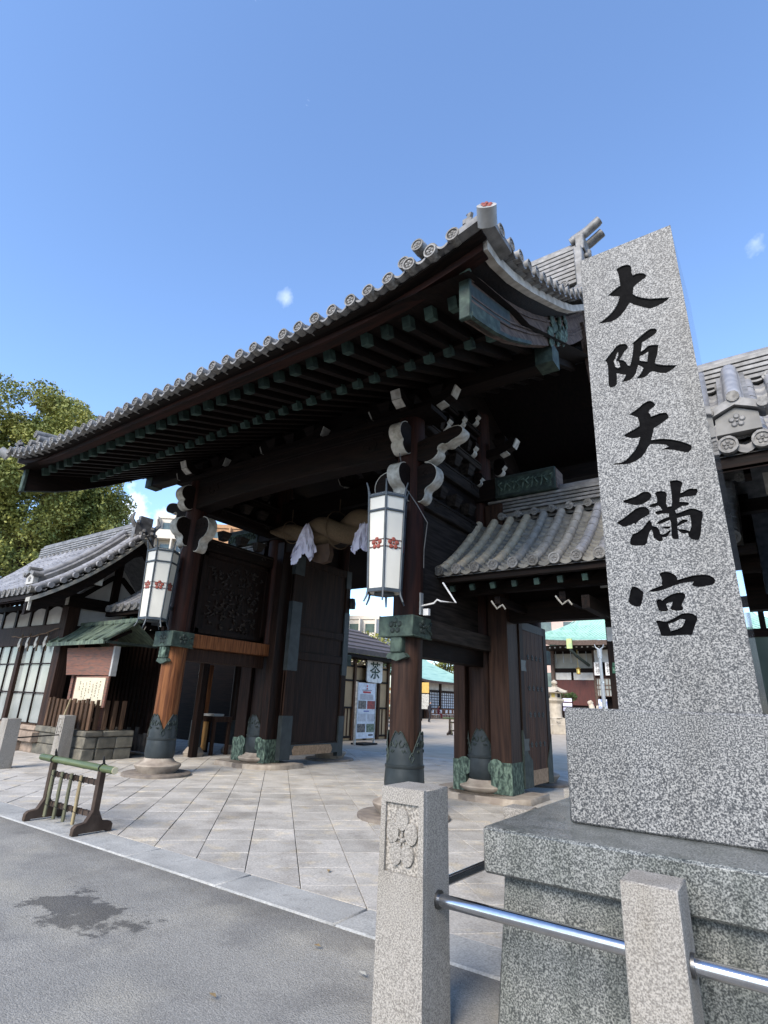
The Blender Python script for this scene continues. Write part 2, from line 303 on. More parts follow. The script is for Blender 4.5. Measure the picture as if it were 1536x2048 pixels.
def place(ob, wpos, parent, rot=None, scl=None):
    wpos = Vector(wpos); WP[ob.name] = wpos
    if parent: ob.parent = parent; ob.location = wpos - WP[parent.name]
    else: ob.location = wpos
    if rot: ob.rotation_euler = rot
    if scl: ob.scale = scl
    return ob
def inst(src, wpos, parent=None, rot=None, mat=None):
    ob = src.copy(); COL.objects.link(ob); ob.parent = None
    place(ob, wpos, parent, rot if rot else tuple(src.rotation_euler)); return ob
def thing(name, label, cat, loc, group=None):
    o = bpy.data.objects.new(name, None); COL.objects.link(o); o.empty_display_size = .2
    WP[o.name] = Vector(loc); o.location = loc
    return tag(o, label, cat, group)
def tag(o, label, cat, group=None):
    o['label'] = label; o['category'] = cat
    if group: o['group'] = group
    return o
def struct(o, kind='structure'): o['kind'] = kind; return o
def kids(o): return [c for c in bpy.data.objects if c.parent == o]
def dup(root, d, label, group=None):
    d = Vector(d)
    def cp(o, par):
        c = o.copy(); COL.objects.link(c); WP[c.name] = WP[o.name] + d
        if par: c.parent = par
        else: c.location = WP[c.name]
        for k in kids(o):
            if k != c: cp(k, c)
        return c
    r = cp(root, None); r['label'] = label
    if group: r['group'] = group; root['group'] = group
    return r
def text(body, size, mat, pos, rot, parent, name='lettering', depth=.004, align='CENTER'):
    cu = bpy.data.curves.new(name, 'FONT'); cu.body = body; cu.size = size; cu.extrude = depth; cu.align_x = align; cu.align_y = 'CENTER'
    tmp = bpy.data.objects.new('tmp', cu); COL.objects.link(tmp)
    dg = bpy.context.evaluated_depsgraph_get(); me = bpy.data.meshes.new_from_object(tmp.evaluated_get(dg))
    bpy.data.objects.remove(tmp); me.materials.clear(); me.materials.append(mat)
    return link(name, me, pos, parent, rot)
def curve_fill(polys, ext, name):
    cu = bpy.data.curves.new(name, 'CURVE'); cu.dimensions = '2D'; cu.fill_mode = 'BOTH'; cu.extrude = ext
    for P in polys:
        sp = cu.splines.new('POLY'); sp.points.add(len(P) - 1); sp.use_cyclic_u = True
        for i, p in enumerate(P): sp.points[i].co = (p[0], p[1], 0, 1)
    tmp = bpy.data.objects.new('tmp', cu); COL.objects.link(tmp)
    dg = bpy.context.evaluated_depsgraph_get(); me = bpy.data.meshes.new_from_object(tmp.evaluated_get(dg))
    bpy.data.objects.remove(tmp); return me
def lerp(P, t):
    # piecewise linear lookup in [(x, y), ...] sorted by x
    if t <= P[0][0]: a, b = P[0], P[1]
    elif t >= P[-1][0]: a, b = P[-2], P[-1]
    else:
        for a, b in zip(P, P[1:]):
            if t <= b[0]: break
    return a[1] + (b[1] - a[1]) * (t - a[0]) / (b[0] - a[0])
def smoothed(P, y):   # average of a few nearby look-ups: a soft curve
    return sum(lerp(P, y + d) for d in (-.3, -.15, 0, .15, .3)) / 5
def plum(mb, c, u, v, nrm, r):   # five petals and a heart, raised on a face spanned by u, v
    c, u, v, nrm = Vector(c), Vector(u), Vector(v), Vector(nrm)
    for k in range(6):
        a = PI / 2 + 2 * PI * k / 5
        ce = c + (u * math.cos(a) + v * math.sin(a)) * (r * .58) if k < 5 else c + nrm * .004
        rr = r * .36 if k < 5 else r * .17
        ring = [ce + (u * math.cos(2 * PI * j / 8) + v * math.sin(2 * PI * j / 8)) * rr for j in range(8)]
        top = [ce + (p - ce) * .6 + nrm * (r * .16) for p in ring]
        mb.add([p for p in ring] + top, [(j, (j + 1) % 8, 8 + (j + 1) % 8, 8 + j) for j in range(8)] + [tuple(range(8, 16))])
X, Y, Z = Vector((1, 0, 0)), Vector((0, 1, 0)), Vector((0, 0, 1))

# ================================================================== GROUND
GW, GD = 5.888, 2.671; XC = -GW / 2
def sheet(name, x0, x1, y0, y1, z, mat, nx=1, ny=1):
    return struct(MB().grid(lambda u, v: (x0 + (x1 - x0) * u, y0 + (y1 - y0) * v, z), nx, ny).build(name, mat))
sheet('ground', -900, 900, -500, 1200, -.06, sand_m)
sheet('road', -120, 120, -60, -3.715, 0, asphalt)
sheet('courtyard', -120, 120, 8.62, 140, -.012, sand_m)
kerb = struct(MB().box(-60, 60, -3.70, -3.26, -.05, -.004).build('kerb', kerb_m))
xk = -19.0
while xk < 9:
    L = random.uniform(1.25, 1.6)
    MB().box(xk + .004, xk + L - .004, -3.71, -3.285, -.04, .012 + random.uniform(-.002, .002)).build('kerb_stone', kerb_m, kerb, bevel=.012)
    xk += L
fore = struct(MB().add([(-60, -3.27, -.012), (60, -3.27, -.012), (60, 8.62, -.012), (-60, 8.62, -.012)], [(0, 1, 2, 3)]).build('forecourt', M('paving joint', (.075, .07, .06), (.12, .115, .1), 20, .95)))
def clip(poly, ax, val, sgn):
    o = []
    for a, b in zip(poly, poly[1:] + poly[:1]):
        da, db = sgn * (a[ax] - val), sgn * (b[ax] - val)
        if da >= 0: o.append(a)
        if da * db < 0:
            t = da / (da - db); o.append((a[0] + (b[0] - a[0]) * t, a[1] + (b[1] - a[1]) * t))
    return o
q2 = math.sqrt(.5); stones = []
for i in range(-40, 40):
    for j in range(-45, 40):
        u0, v0 = -2.044 + i * .497, 3.01 + j * .557
        g = .004
        P = [(u0 + g, v0 + g), (u0 + .497 - g, v0 + g), (u0 + .497 - g, v0 + .557 - g), (u0 + g, v0 + .557 - g)]
        P = [((u + v) * q2, (u - v) * q2) for u, v in P]
        cx, cy = sum(p[0] for p in P) / 4, sum(p[1] for p in P) / 4
        if cx < -17 or cx > 8: continue
        for ax, val, sg in ((1, -3.275, 1), (1, 8.6, -1)):
            if P: P = clip(P, ax, val, sg)
        if len(P) < 3: continue
        ar = abs(sum(a[0] * b[1] - a[1] * b[0] for a, b in zip(P, P[1:] + P[:1]))) / 2
        if ar < .008: continue
        if math.hypot(cx - CAM.x, cy - CAM.y) > 24: continue
        stones.append((math.hypot(cx - CAM.x, cy - CAM.y) - (0 if fw.x * (cx - CAM.x) + fw.y * (cy - CAM.y) > 1 else -50), P))
stones.sort(key=lambda s: s[0])
def paver(mb, P, z):
    cx, cy = sum(p[0] for p in P) / len(P), sum(p[1] for p in P) / len(P); n = len(P)
    ins = [(cx + (p[0] - cx) * .985, cy + (p[1] - cy) * .985) for p in P]
    tl = [random.uniform(-.0025, .0025) for _ in P]
    mb.add([(p[0], p[1], -.03) for p in P] + [(p[0], p[1], z - .004 + t) for p, t in zip(P, tl)] + [(p[0], p[1], z + t) for p, t in zip(ins, tl)],
           [(k, (k + 1) % n, n + (k + 1) % n, n + k) for k in range(n)] + [(n + k, n + (k + 1) % n, 2 * n + (k + 1) % n, 2 * n + k) for k in range(n)] + [tuple(range(2 * n, 3 * n))])
rest = MB()
for k, (d, P) in enumerate(stones):
    if k < 296:
        mb = MB(); paver(mb, P, .008 + random.uniform(-.003, .003)); mb.build('paving_stone', pav, fore)
    else: paver(rest, P, .008 + random.uniform(-.003, .003))
struct(rest.build('distant_paving', pav, fore), 'stuff')
# dry leaves and a scrap on the ground
for (x, y, s, mt_, lb) in ((1.99, -4.09, .030, lead_m, 'small dark twig-like leaf on the asphalt near the kerb'), (2.45, -4.21, .035, M('pale leaf', (.6, .58, .5)), 'pale leaf on the asphalt beside the emblem post'),
                      (1.99, -4.93, .032, lead_m, 'brown dry leaf on the asphalt in front'), (.95, -2.75, .04, lead_m, 'brown dry leaf on the paving near the kerb')):
    a = random.uniform(0, PI); c, sn = math.cos(a) * s, math.sin(a) * s
    tag(MB().add([(x - c, y - sn, .022), (x + sn * .5, y - c * .5, .028), (x + c, y + sn, .024), (x - sn * .5, y + c * .5, .030)], [(0, 1, 2, 3)]).build('dry_leaf', mt_), lb, 'leaf')

# ================================================================== MAIN GATE
gate = thing('shrine_gate', 'large dark timber gate with sweeping tiled roof and green copper fittings', 'gate', (XC, GD, 0))
PROF = [(-3.156, 6.17), (-2.68, 6.27), (-2.09, 6.46), (-1.5, 6.73), (-.93, 7.07), (-.37, 7.39), (.24, 7.80), (.53, 8.02), (1.2, 8.62), (1.9, 9.28), (2.35, 9.75), (2.671, 10.1)]
def lift(x, y):
    d = max(0, abs(x - XC) - 3.2) / 2.64
    return .39 * d ** 2.1 * math.exp(-max(0, y + 3.156) / 2.6)
def roofz(x, y):
    if y > GD: y = 2 * GD - y
    return smoothed(PROF, min(y, 2.6)) + lift(x, y)
XR, XL = 2.90, XC - 5.76
def roof_sheet(x0, x1, ya, yb, dz, nx=24, ny=24):
    return MB().grid(lambda u, v: (x0 + (x1 - x0) * u, ya + (yb - ya) * v, roofz(x0 + (x1 - x0) * u, ya + (yb - ya) * v) + dz), nx, ny)
roof_sheet(XL + .05, XR - .05, -3.12, GD, -.07).build('roof_surface', tile_d, gate)
roof_sheet(XL + .05, XR - .05, GD, 2 * GD + 3.12, -.07).build('roof_surface', tile_d, gate)
# soffit boards above the rafters
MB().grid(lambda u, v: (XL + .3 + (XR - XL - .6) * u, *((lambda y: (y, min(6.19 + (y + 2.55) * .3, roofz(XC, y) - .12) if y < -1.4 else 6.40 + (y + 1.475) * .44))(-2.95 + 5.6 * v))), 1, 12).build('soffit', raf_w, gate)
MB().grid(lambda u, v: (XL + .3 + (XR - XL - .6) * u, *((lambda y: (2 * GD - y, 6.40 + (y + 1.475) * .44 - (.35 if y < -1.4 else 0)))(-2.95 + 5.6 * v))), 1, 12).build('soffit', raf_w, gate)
# eave boards
def eave_board(y0, y1, zb, zt, lf, mat, name, x0, x1):
    xs = [x0 + (x1 - x0) * k / 40 for k in range(41)]
    bot = [(x, zb + lf * lift(x, -3.156)) for x in xs]; top = [(x, zt + lift(x, -3.156)) for x in xs]
    return MB().band(bot, top, 'y', y0, y1).build(name, mat, gate)
eave_board(-2.90, -2.74, 5.99, 6.12, .95, wood_red, 'eave_board', XL + .16, XR - .16)
eave_board(-3.04, -2.90, 6.075, 6.10, 1, wood_x, 'tile_batten', XL + .1, XR - .1)
# eave tiles: disc, cover tile row, pan tile
db = MB().tube([(0, .12, 0), (0, -.0, 0)], .082, 14)
ring = [Vector((math.cos(2 * PI * j / 16), 0, math.sin(2 * PI * j / 16))) for j in range(16)]
db.add([p * .082 + Vector((0, -.001, 0)) for p in ring] + [p * .082 + Vector((0, -.014, 0)) for p in ring] + [p * .064 + Vector((0, -.014, 0)) for p in ring] + [p * .064 + Vector((0, -.002, 0)) for p in ring],
       [(a * 16 + j, a * 16 + (j + 1) % 16, (a + 1) * 16 + (j + 1) % 16, (a + 1) * 16 + j) for a in range(3) for j in range(16)])
plum(db, (0, -.002, 0), X, Z, -Y, .056)
proto_disc = None; disc_dark = M('dark disc ground', (.055, .05, .045), (.03, .028, .026), 20, .8)
pan = MB().band([(-.075 + .15 * k / 6, -.045 * math.sin(PI * k / 6) - .018) for k in range(7)], [(-.075 + .15 * k / 6, -.045 * math.sin(PI * k / 6) + .012) for k in range(7)], 'y', -.01, .14)
proto_pan = None
NE = 39
for i in range(NE):
    x = 2.506 - i * (2.506 - (2 * XC - 2.506)) / (NE - 1); z = roofz(x, -3.156)
    if proto_disc is None:
        vs = [(p[0] + x, p[1] - 3.156, p[2] + z) for p in db.v]; db.v = vs; proto_disc = db.build('eave_tile', tile_face, gate, origin=(x, -3.156, z)); proto_face = MB().tube([(x, -3.156 - .0035, z), (x, -3.156 + .01, z)], .0645, 16).build('disc_face', disc_dark, proto_disc)
        pan.v = [(p[0] + x - .142, p[1] - 3.12, p[2] + z - .035) for p in pan.v]; proto_pan = pan.build('pan_tile', tile_d, gate, origin=(x - .142, -3.12, z - .035))
    else:
        od_ = inst(proto_disc, (x + random.uniform(-.008, .008), -3.156 + random.uniform(-.012, .012), z + random.uniform(-.007, .007)), gate, (random.uniform(-.07, .07), random.uniform(-.3, .3), random.uniform(-.06, .06)))
        inst(proto_face, WP[od_.name] + (WP[proto_face.name] - WP[proto_disc.name]), od_)
        if i < NE - 1: inst(proto_pan, (x - .142, -3.12, z - .035), gate)
    ys = [-3.04 + 5.5 * k / 22 for k in range(23)]
    MB().tube([(x, y, roofz(x, y)) for y in ys], .075, 8, True).build('cover_tile_row', tile_m, gate)
# verge tiles on both gable ends
vz = lambda y: roofz(XR, y)
vd = MB(); vd.v = [(-(p[1]), p[0], p[2]) for p in db.v]
vd = MB().tube([(-.3, 0, .02), (0, 0, 0)], .075, 12)
vr = [Vector((0, math.cos(2 * PI * j / 16), math.sin(2 * PI * j / 16))) for j in range(16)]
vd.add([p * .08 + Vector((.001, 0, 0)) for p in vr] + [p * .08 + Vector((.014, 0, 0)) for p in vr] + [p * .062 + Vector((.014, 0, 0)) for p in vr] + [p * .062 + Vector((.002, 0, 0)) for p in vr],
       [(a * 16 + j, a * 16 + (j + 1) % 16, (a + 1) * 16 + (j + 1) % 16, (a + 1) * 16 + j) for a in range(3) for j in range(16)])
plum(vd, (.002, 0, 0), Y, Z, X, .054)
pr_v = None; vp = None
for k in range(18):
    y = -2.78 + k * .292
    for sx, xx in ((1, XR + .02), (-1, XL - .02)):
        z = roofz(xx, y)
        if pr_v is None:
            vd.v = [(p[0] + xx, p[1] + y, p[2] + z) for p in vd.v]; pr_v = vd.build('verge_tile', tile_face, gate, origin=(xx, y, z)); vf = MB().tube([(xx + .0035, y, z), (xx - .01, y, z)], .062, 16).build('disc_face', disc_dark, pr_v)
            b = MB().band([(-.075 + .15 * q / 6, -.05 * math.sin(PI * q / 6) - .016) for q in range(7)], [(-.075 + .15 * q / 6, -.05 * math.sin(PI * q / 6) + .012) for q in range(7)], 'x', -.2, .0)
            b.v = [(p[0] + xx - .01, p[1] + y + .146, p[2] + roofz(xx, y + .146) - .04) for p in b.v]; vp = b.build('verge_pan_tile', tile_d, gate, origin=(xx - .01, y + .146, roofz(xx, y + .146) - .04))
        else:
            ov_ = inst(pr_v, (xx, y, z), gate, (0, 0, 0 if sx > 0 else PI))
            if sx > 0: inst(vf, (xx - .00325, y, z), ov_)
            if sx > 0: inst(vp, (xx - .01, y + .146, roofz(xx, y + .146) - .04), gate)
# verge boards: cream edge board, bargeboard, soffit between them
bb = [(-2.75, 5.64), (-2.65, 5.66), (-2.1, 5.83), (-1.6, 6.03), (-.85, 6.42), (-.07, 6.88), (.7, 7.35), (1.47, 7.85), (2.1, 8.33), (2.671, 8.85)]
bt = [(-2.75, 6.245), (-2.42, 6.378), (-1.75, 6.584), (-1.2, 6.82), (-.61, 7.11), (-.1, 7.4), (.37, 7.706), (1.2, 8.28), (2.0, 8.9), (2.671, 9.45)]
cb = [(-2.87, 6.33), (-2.6, 6.345), (-2.1, 6.486), (-1.4, 6.79), (-.54, 7.22), (0, 7.5), (.55, 7.824), (1.42, 8.452), (2.671, 9.5)]
mirror = lambda P: [(2 * GD - y, z) for y, z in reversed(P)]
for xx, nm in ((XC + 5.397, 0), (XC - 5.397, 1)):
    for MR_ in (lambda P: P, mirror):
        B_, T_ = MR_(bb), MR_(bt)
        bo = MB().band(B_, T_, 'x', xx - .055, xx + .055).build('bargeboard', wood_barge if nm == 0 else wood_y, gate)
        if MR_ is not mirror:
            s = 1 if nm == 0 else -1; f = xx + s * .058
            for t, w in ((.30, .03), (.42, .02), (.80, .035)):   # moulded ridges along the board
                rb = [(y, z + (lerp(bt, y) - z) * t) for y, z in bb]
                MB().band(rb, [(y, z + w) for y, z in rb], 'x', f - s * .02, f + s * .018).build('moulding', wood_barge if nm == 0 else wood_y, bo)
            pl = [p for p in bb if p[0] <= -2.0] + [(-1.95, lerp(bb, -1.95))]
            cpl = MB().band(pl, [(y, z + .20) for y, z in pl], 'x', f - s * .09, f + s * .016); MB_ = cpl.build('copper_sheath', patina_l, bo)
            MB().box(xx - .062, xx + .075, -2.80, -2.735, 5.60, 6.29).build('copper_end_plate', patina_l, bo, bevel=.01)
            pl = [(y, z + .22) for y, z in bb if y <= -1.6]
            MB().band(pl, [(y, z + (lerp(bt, y) - z) * .62 - .03) for y, z in pl], 'x', f - s * .03, f + s * .010).build('copper_sheath', patina, bo)
            gb = [(y, z - .006) for y, z in bb if y <= -.8]
            MB().band(gb, [(y, z + .055) for y, z in gb], 'x', f - s * .03, f + s * .024).build('copper_edge', patina_l, bo)
            o = MB(); 
            for q in range(46):   # cast cloud ornament at mid board
                yy = random.uniform(-.05, 1.05); zz = lerp(bb, yy) + random.uniform(.04, lerp(bt, yy) - lerp(bb, yy) - .05)
                o.ball((f + s * .02, yy, zz), random.uniform(.05, .085), 6, (.35, 1.1, 1.4))
            for zz in (0, .16, -.2): o.ball((f + s * .03, .5 + zz * .3, lerp(bb, .5) + .32 + zz), .085, 8, (.6, .7, 1.4))
            o.build('cloud_ornament', patina_v, bo)
        C_ = MR_(cb); x2 = XC + (5.684 if nm == 0 else -5.684)
        MB().band(C_, [(y, z + .04 + .11 * min(1, max(0, (2.87 - abs(y - GD) + GD) / 1.0))) for y, z in C_] if False else [(y, z + .13) for y, z in C_], 'x', x2 - .05, x2 + .05).build('verge_board', cream, gate)
        ys = [-2.8 + 5.4 * k / 14 for k in range(15)]
        pts1 = [(y, lerp(bt, y)) for y in ys]; pts2 = [(y, lerp(cb, y) + .02) for y in ys]
        if MR_ is mirror: pts1 = [(2 * GD - y, z) for y, z in pts1]; pts2 = [(2 * GD - y, z) for y, z in pts2]
        MB().add([(xx, *p) for p in pts1] + [(x2, *p) for p in pts2], [(k, k + 1, 16 + k, 15 + k) for k in range(14)]).build('verge_soffit', wood_y, gate)
# carved gable pendant
pend = MB()
pend.prism([(GD - .55, 8.75), (GD - .3, 8.2), (GD - .12, 7.95), (GD, 7.7), (GD + .12, 7.95), (GD + .3, 8.2), (GD + .55, 8.75)], 'x', XC + 5.40, XC + 5.52)
for q in range(14): pend.ball((XC + 5.53, GD + random.uniform(-.35, .35), random.uniform(8.0, 8.7)), .09, 6, (.5, 1, 1))
pend.build('gable_pendant', wood_barge, gate)
for sx in (1, -1):
    x0 = XC + sx * (5.888 / 2 + .05)
    MB().prism([(.2, 6.9), (1.2, 7.7), (2.671, 8.7), (4.1, 7.7), (5.14, 6.9)], 'x', x0 - .04, x0 + .04).build('gable_wall', wood_y, gate)
# ridge: stacked courses, disc row, ridge end ornament
x0, x1 = XL + .45, XR - .42
for k in range(9):
    w = .27 - .008 * k; z = 9.98 + k * .115
    MB().box(x0, x1, GD - w, GD + w, z, z + .088).build('ridge_course', tile_m, gate, bevel=.008)
MB().box(x0, x1, GD - .17, GD + .17, 9.6, 11.0).build('ridge_core', tile_d, gate)
MB().tube([(x0, GD, 11.06), (x1, GD, 11.06)], .13, 10).build('ridge_cap', tile_m, gate)
for i in range(20):
    x = x1 - .25 - i * .55; inst(proto_disc, (x, GD - .40, 9.93), gate)
for sx in (1, -1):
    xe = x1 if sx > 0 else x0
    e = MB().box(xe, xe + sx * .16, GD - .42, GD + .42, 9.75, 10.75).box(xe + sx * .02, xe + sx * .2, GD - .3, GD + .3, 10.75, 11.15)
    for q in range(10): e.ball((xe + sx * .2, GD + random.uniform(-.35, .35), random.uniform(9.85, 10.9)), .08, 6)
    eo = e.build('ridge_end_tile', tile_m, gate, bevel=.02)
    for dy, dz in ((0, .22), (-.17, .02), (.17, .02)):
        MB().tube([(xe - sx * .1, GD + dy, 11.1 + dz), (xe + sx * .22, GD + dy, 11.2 + dz), (xe + sx * .5, GD + dy, 11.36 + dz)], .10, 12).build('ridge_finial_tube', tile_m, eo)
# descending ridges near both verges, and corner pieces
for sx in (1, -1):
    xd = XC + sx * (1.92 - XC)
    path = [(xd, y, roofz(xd, y) + .12) for y in [-2.72 + 5.1 * k / 14 for k in range(15)]]
    dr = MB().tube(path, .15, 8).build('descending_ridge', tile_m, gate)
    for dz in (.10,):
        MB().tube([(p[0], p[1], p[2] + .17) for p in path], .085, 10).build('ridge_cap', tile_m, dr)
    for dx, dz in ((0, .42), (-.19, .25), (.19, .25)):
        t = MB().tube([(xd + dx, -2.55, roofz(xd, -2.55) + dz - .02), (xd + dx, -2.95, roofz(xd, -2.9) + dz)], .085, 12)
        t.build('ridge_finial_tube', tile_m, dr)
        dd = inst(proto_disc, (xd + dx, -2.955, roofz(xd, -2.9) + dz), dr)
    MB().box(xd - .26, xd + .26, -2.8, -2.7, roofz(xd, -2.8) + .02, roofz(xd, -2.8) + .36).build('ridge_end_tile', tile_m, dr, bevel=.04)
    xc_ = XC + sx * (5.81 if sx > 0 else 5.70); zc = roofz(xc_, -3.1)
    MB().band([(XC + sx * (5.45 + .42 * k / 6), roofz(XC + sx * (5.45 + .42 * k / 6), -3.156) - .07) for k in range(7)], [(XC + sx * (5.45 + .42 * k / 6), roofz(XC + sx * (5.45 + .42 * k / 6), -3.156) + .01) for k in range(7)], 'y', -3.16, -2.5).build('corner_pan_tile', tile_m, gate)
    t = MB().tube([(xc_ + sx * .02, -3.07, zc - .12), (xc_ + sx * .05, -3.15, zc - .07), (xc_ + sx * .085, -3.23, zc - .02)], .105, 16)
    co = t.build('corner_tile', corner_m, gate)
    pl = MB(); d = Vector((sx * .42, -.77, .42)).normalized(); u = d.cross(Z).normalized(); plum(pl, Vector((xc_ + sx * .089, -3.235, zc - .016)), u, u.cross(d), d, .072); pl.build('plum_crest', redp, co)
    o = MB()
    for q in range(16): o.ball((xc_ - sx * random.uniform(.12, .28), -2.98 + random.uniform(-.07, .07), zc - .06 + q * .016), random.uniform(.03, .065), 6)
    o.tube([(xc_ - sx * .24, -3.0, zc + .12), (xc_ - sx * .2, -3.02, zc + .21), (xc_ - sx * .26, -3.0, zc + .25)], [.04, .035, .01], 6)
    o.build('corner_beast_ornament', tile_d, gate)
# rafters
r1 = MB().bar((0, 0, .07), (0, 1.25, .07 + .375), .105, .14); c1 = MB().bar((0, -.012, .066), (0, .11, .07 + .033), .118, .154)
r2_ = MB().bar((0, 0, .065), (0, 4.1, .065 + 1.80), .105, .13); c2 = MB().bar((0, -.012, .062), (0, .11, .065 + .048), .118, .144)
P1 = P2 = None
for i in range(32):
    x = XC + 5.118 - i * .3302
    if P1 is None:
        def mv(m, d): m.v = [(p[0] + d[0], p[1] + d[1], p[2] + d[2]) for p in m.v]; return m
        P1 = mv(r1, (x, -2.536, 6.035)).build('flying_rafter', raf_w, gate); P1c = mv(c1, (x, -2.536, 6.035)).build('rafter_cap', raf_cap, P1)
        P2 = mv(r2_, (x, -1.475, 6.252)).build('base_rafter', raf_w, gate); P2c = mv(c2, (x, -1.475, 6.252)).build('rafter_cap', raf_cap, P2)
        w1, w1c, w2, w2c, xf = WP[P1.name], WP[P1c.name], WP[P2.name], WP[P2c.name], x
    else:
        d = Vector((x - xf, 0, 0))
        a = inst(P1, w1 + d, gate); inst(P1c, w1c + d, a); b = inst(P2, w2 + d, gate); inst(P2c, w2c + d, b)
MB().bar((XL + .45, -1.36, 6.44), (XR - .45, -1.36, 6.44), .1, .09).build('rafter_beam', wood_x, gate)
# purlins
for y, z0, z1, nm in ((.24, 6.70, 7.02, 1), (2 * GD - .24, 6.70, 7.02, 1), (GD, 8.75, 9.1, 0)):
    p = MB().box(XC - 5.44, XC + 5.44, y - .15, y + .15, z0, z1).build('purlin', wood_x, gate)
    for sx in (1, -1): MB().box(XC + sx * 5.2, XC + sx * 5.483, y - .165, y + .165, z0 - .012, z1 + .012).build('copper_sheath', patina_l if nm else patina, p)
wood_up = M('dark red wood pillar', (.036, .013, .009), (.014, .007, .006), 3, .6, .25, (7, 7, .45))  # upper pillars: eave shade put into a darker wood colour
# ---- pillars
V0 = R(-35)
def sleeve_top(th, r):
    u = abs(((th - V0 + PI / 4) % (PI / 2)) - PI / 4) / (PI / 4)
    return .80 + .36 * min(1, u / .8) ** .75 - (.05 * (u - .8) / .2 if u > .8 else 0)
def pillar(px, py, top, mat_low, r=.238, topmat=wood_z, zb=0):
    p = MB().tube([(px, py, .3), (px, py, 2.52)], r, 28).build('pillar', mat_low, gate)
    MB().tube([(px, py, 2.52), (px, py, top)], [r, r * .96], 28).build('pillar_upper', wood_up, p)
    n = 64; zs = [.31, .33, .36, .46, .58, .655, .665, .70, .705, None]; rr = [.262, .272, .282, .292, .286, .279, .287, .287, .270, .256]
    def fn(u, v):
        k = round(v * 9); th = 2 * PI * u; z = zs[k] if zs[k] is not None else sleeve_top(th, 0)
        rad = rr[k] + (r - .238) - (0 if k > 5 else .004 * (math.cos(th * 32) > .3))
        return (px + rad * math.cos(th), py + rad * math.sin(th), z)
    sv = MB().grid(fn, n, 9).build('bronze_sleeve', sleeve_m, p, sharp=50)
    o = MB()
    o.tube([(px + (.262 + r - .238) * math.cos(2 * PI * k / 64), py + (.262 + r - .238) * math.sin(2 * PI * k / 64), sleeve_top(2 * PI * k / 64, 0)) for k in range(65)], .009, 6, False)
    rs = .268 + r - .238
    for q in range(4):
        tv = V0 + q * PI / 2
        for sg in (1, -1):     # paired scrolls beside each notch
            o.tube([(px + rs * math.cos(tv + sg * a), py + rs * math.sin(tv + sg * a), z) for a, z in ((.62, 1.03), (.72, .99), (.66, .94), (.52, .95), (.42, 1.0), (.34, .99), (.32, .95))], .011, 5)
            o.tube([(px + rs * math.cos(tv + sg * a), py + rs * math.sin(tv + sg * a), z) for a, z in ((.56, .90), (.46, .87), (.40, .90), (.34, .87))], .010, 5)
        o.tube([(px + rs * math.cos(tv + a), py + rs * math.sin(tv + a), z) for a, z in ((-.14, .80), (0, .87), (.14, .80), (0, .735), (-.14, .80))], .011, 5)
    o.build('scroll_relief', patina, sv, sharp=60)
    MB().lathe([(.30, zb + .05), (.36, zb + .06), (.435, .16), (.45, .195), (.44, .215), (.38, .235), (.315, .265), (.282, .31), (.26, .335)], px, py, 36).build('drum_stone', drum_l, p)
    MB().lathe([(.66, -.02), (.66, zb + .045), (.64, zb + .06), (.3, zb + .06)], px, py, 40).build('plinth_stone', base_m, p)
    return p
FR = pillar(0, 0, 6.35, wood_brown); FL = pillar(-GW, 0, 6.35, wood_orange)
pillar(0, GD, 7.6, wood_brown, .262, zb=.05); pillar(-GW, GD, 7.6, wood_z, .262, zb=.05)
pillar(0, 2 * GD, 6.35, wood_z); pillar(-GW, 2 * GD, 6.35, wood_z)
for px in (0, -GW):
    # box jambs beside the main pillars, with verdigris shoes, on a foundation slab
    s = 1 if px == 0 else -1
    for a, b in ((-.49, -.25), (.25, .63)):
        x0_, x1_ = sorted((px + s * a, px + s * b))
        j = MB().box(x0_, x1_, 2.42, 2.92, .12, 5.4).build('jamb_post', wood_z if px else wood_brown, gate, bevel=.01)
        MB().box(x0_ - .008, x1_ + .008, 2.412, 2.928, .115, .62).build('copper_shoe', patina_v, j)
        ms = MB().tube([((x0_ + x1_) / 2 + (.1 if a < 0 else -.1) * s, 2.405, .52), ((x0_ + x1_) / 2 + (.1 if a < 0 else -.1) * s, 2.413, .52)], .15, 14)
        ms.build('shoe_scallop', patina_v, j)
    poly = [(-.98, 2.75), (-.85, 2.3), (-.5, 2.08), (0, 2.02), (.78, 2.05), (.98, 2.35), (.98, 3.25), (-.98, 3.25)]
    MB().prism([(px + s * x, y) for x, y in poly], 'z', -.02, .11).build('foundation_slab', drum_l, gate, bevel=.015)
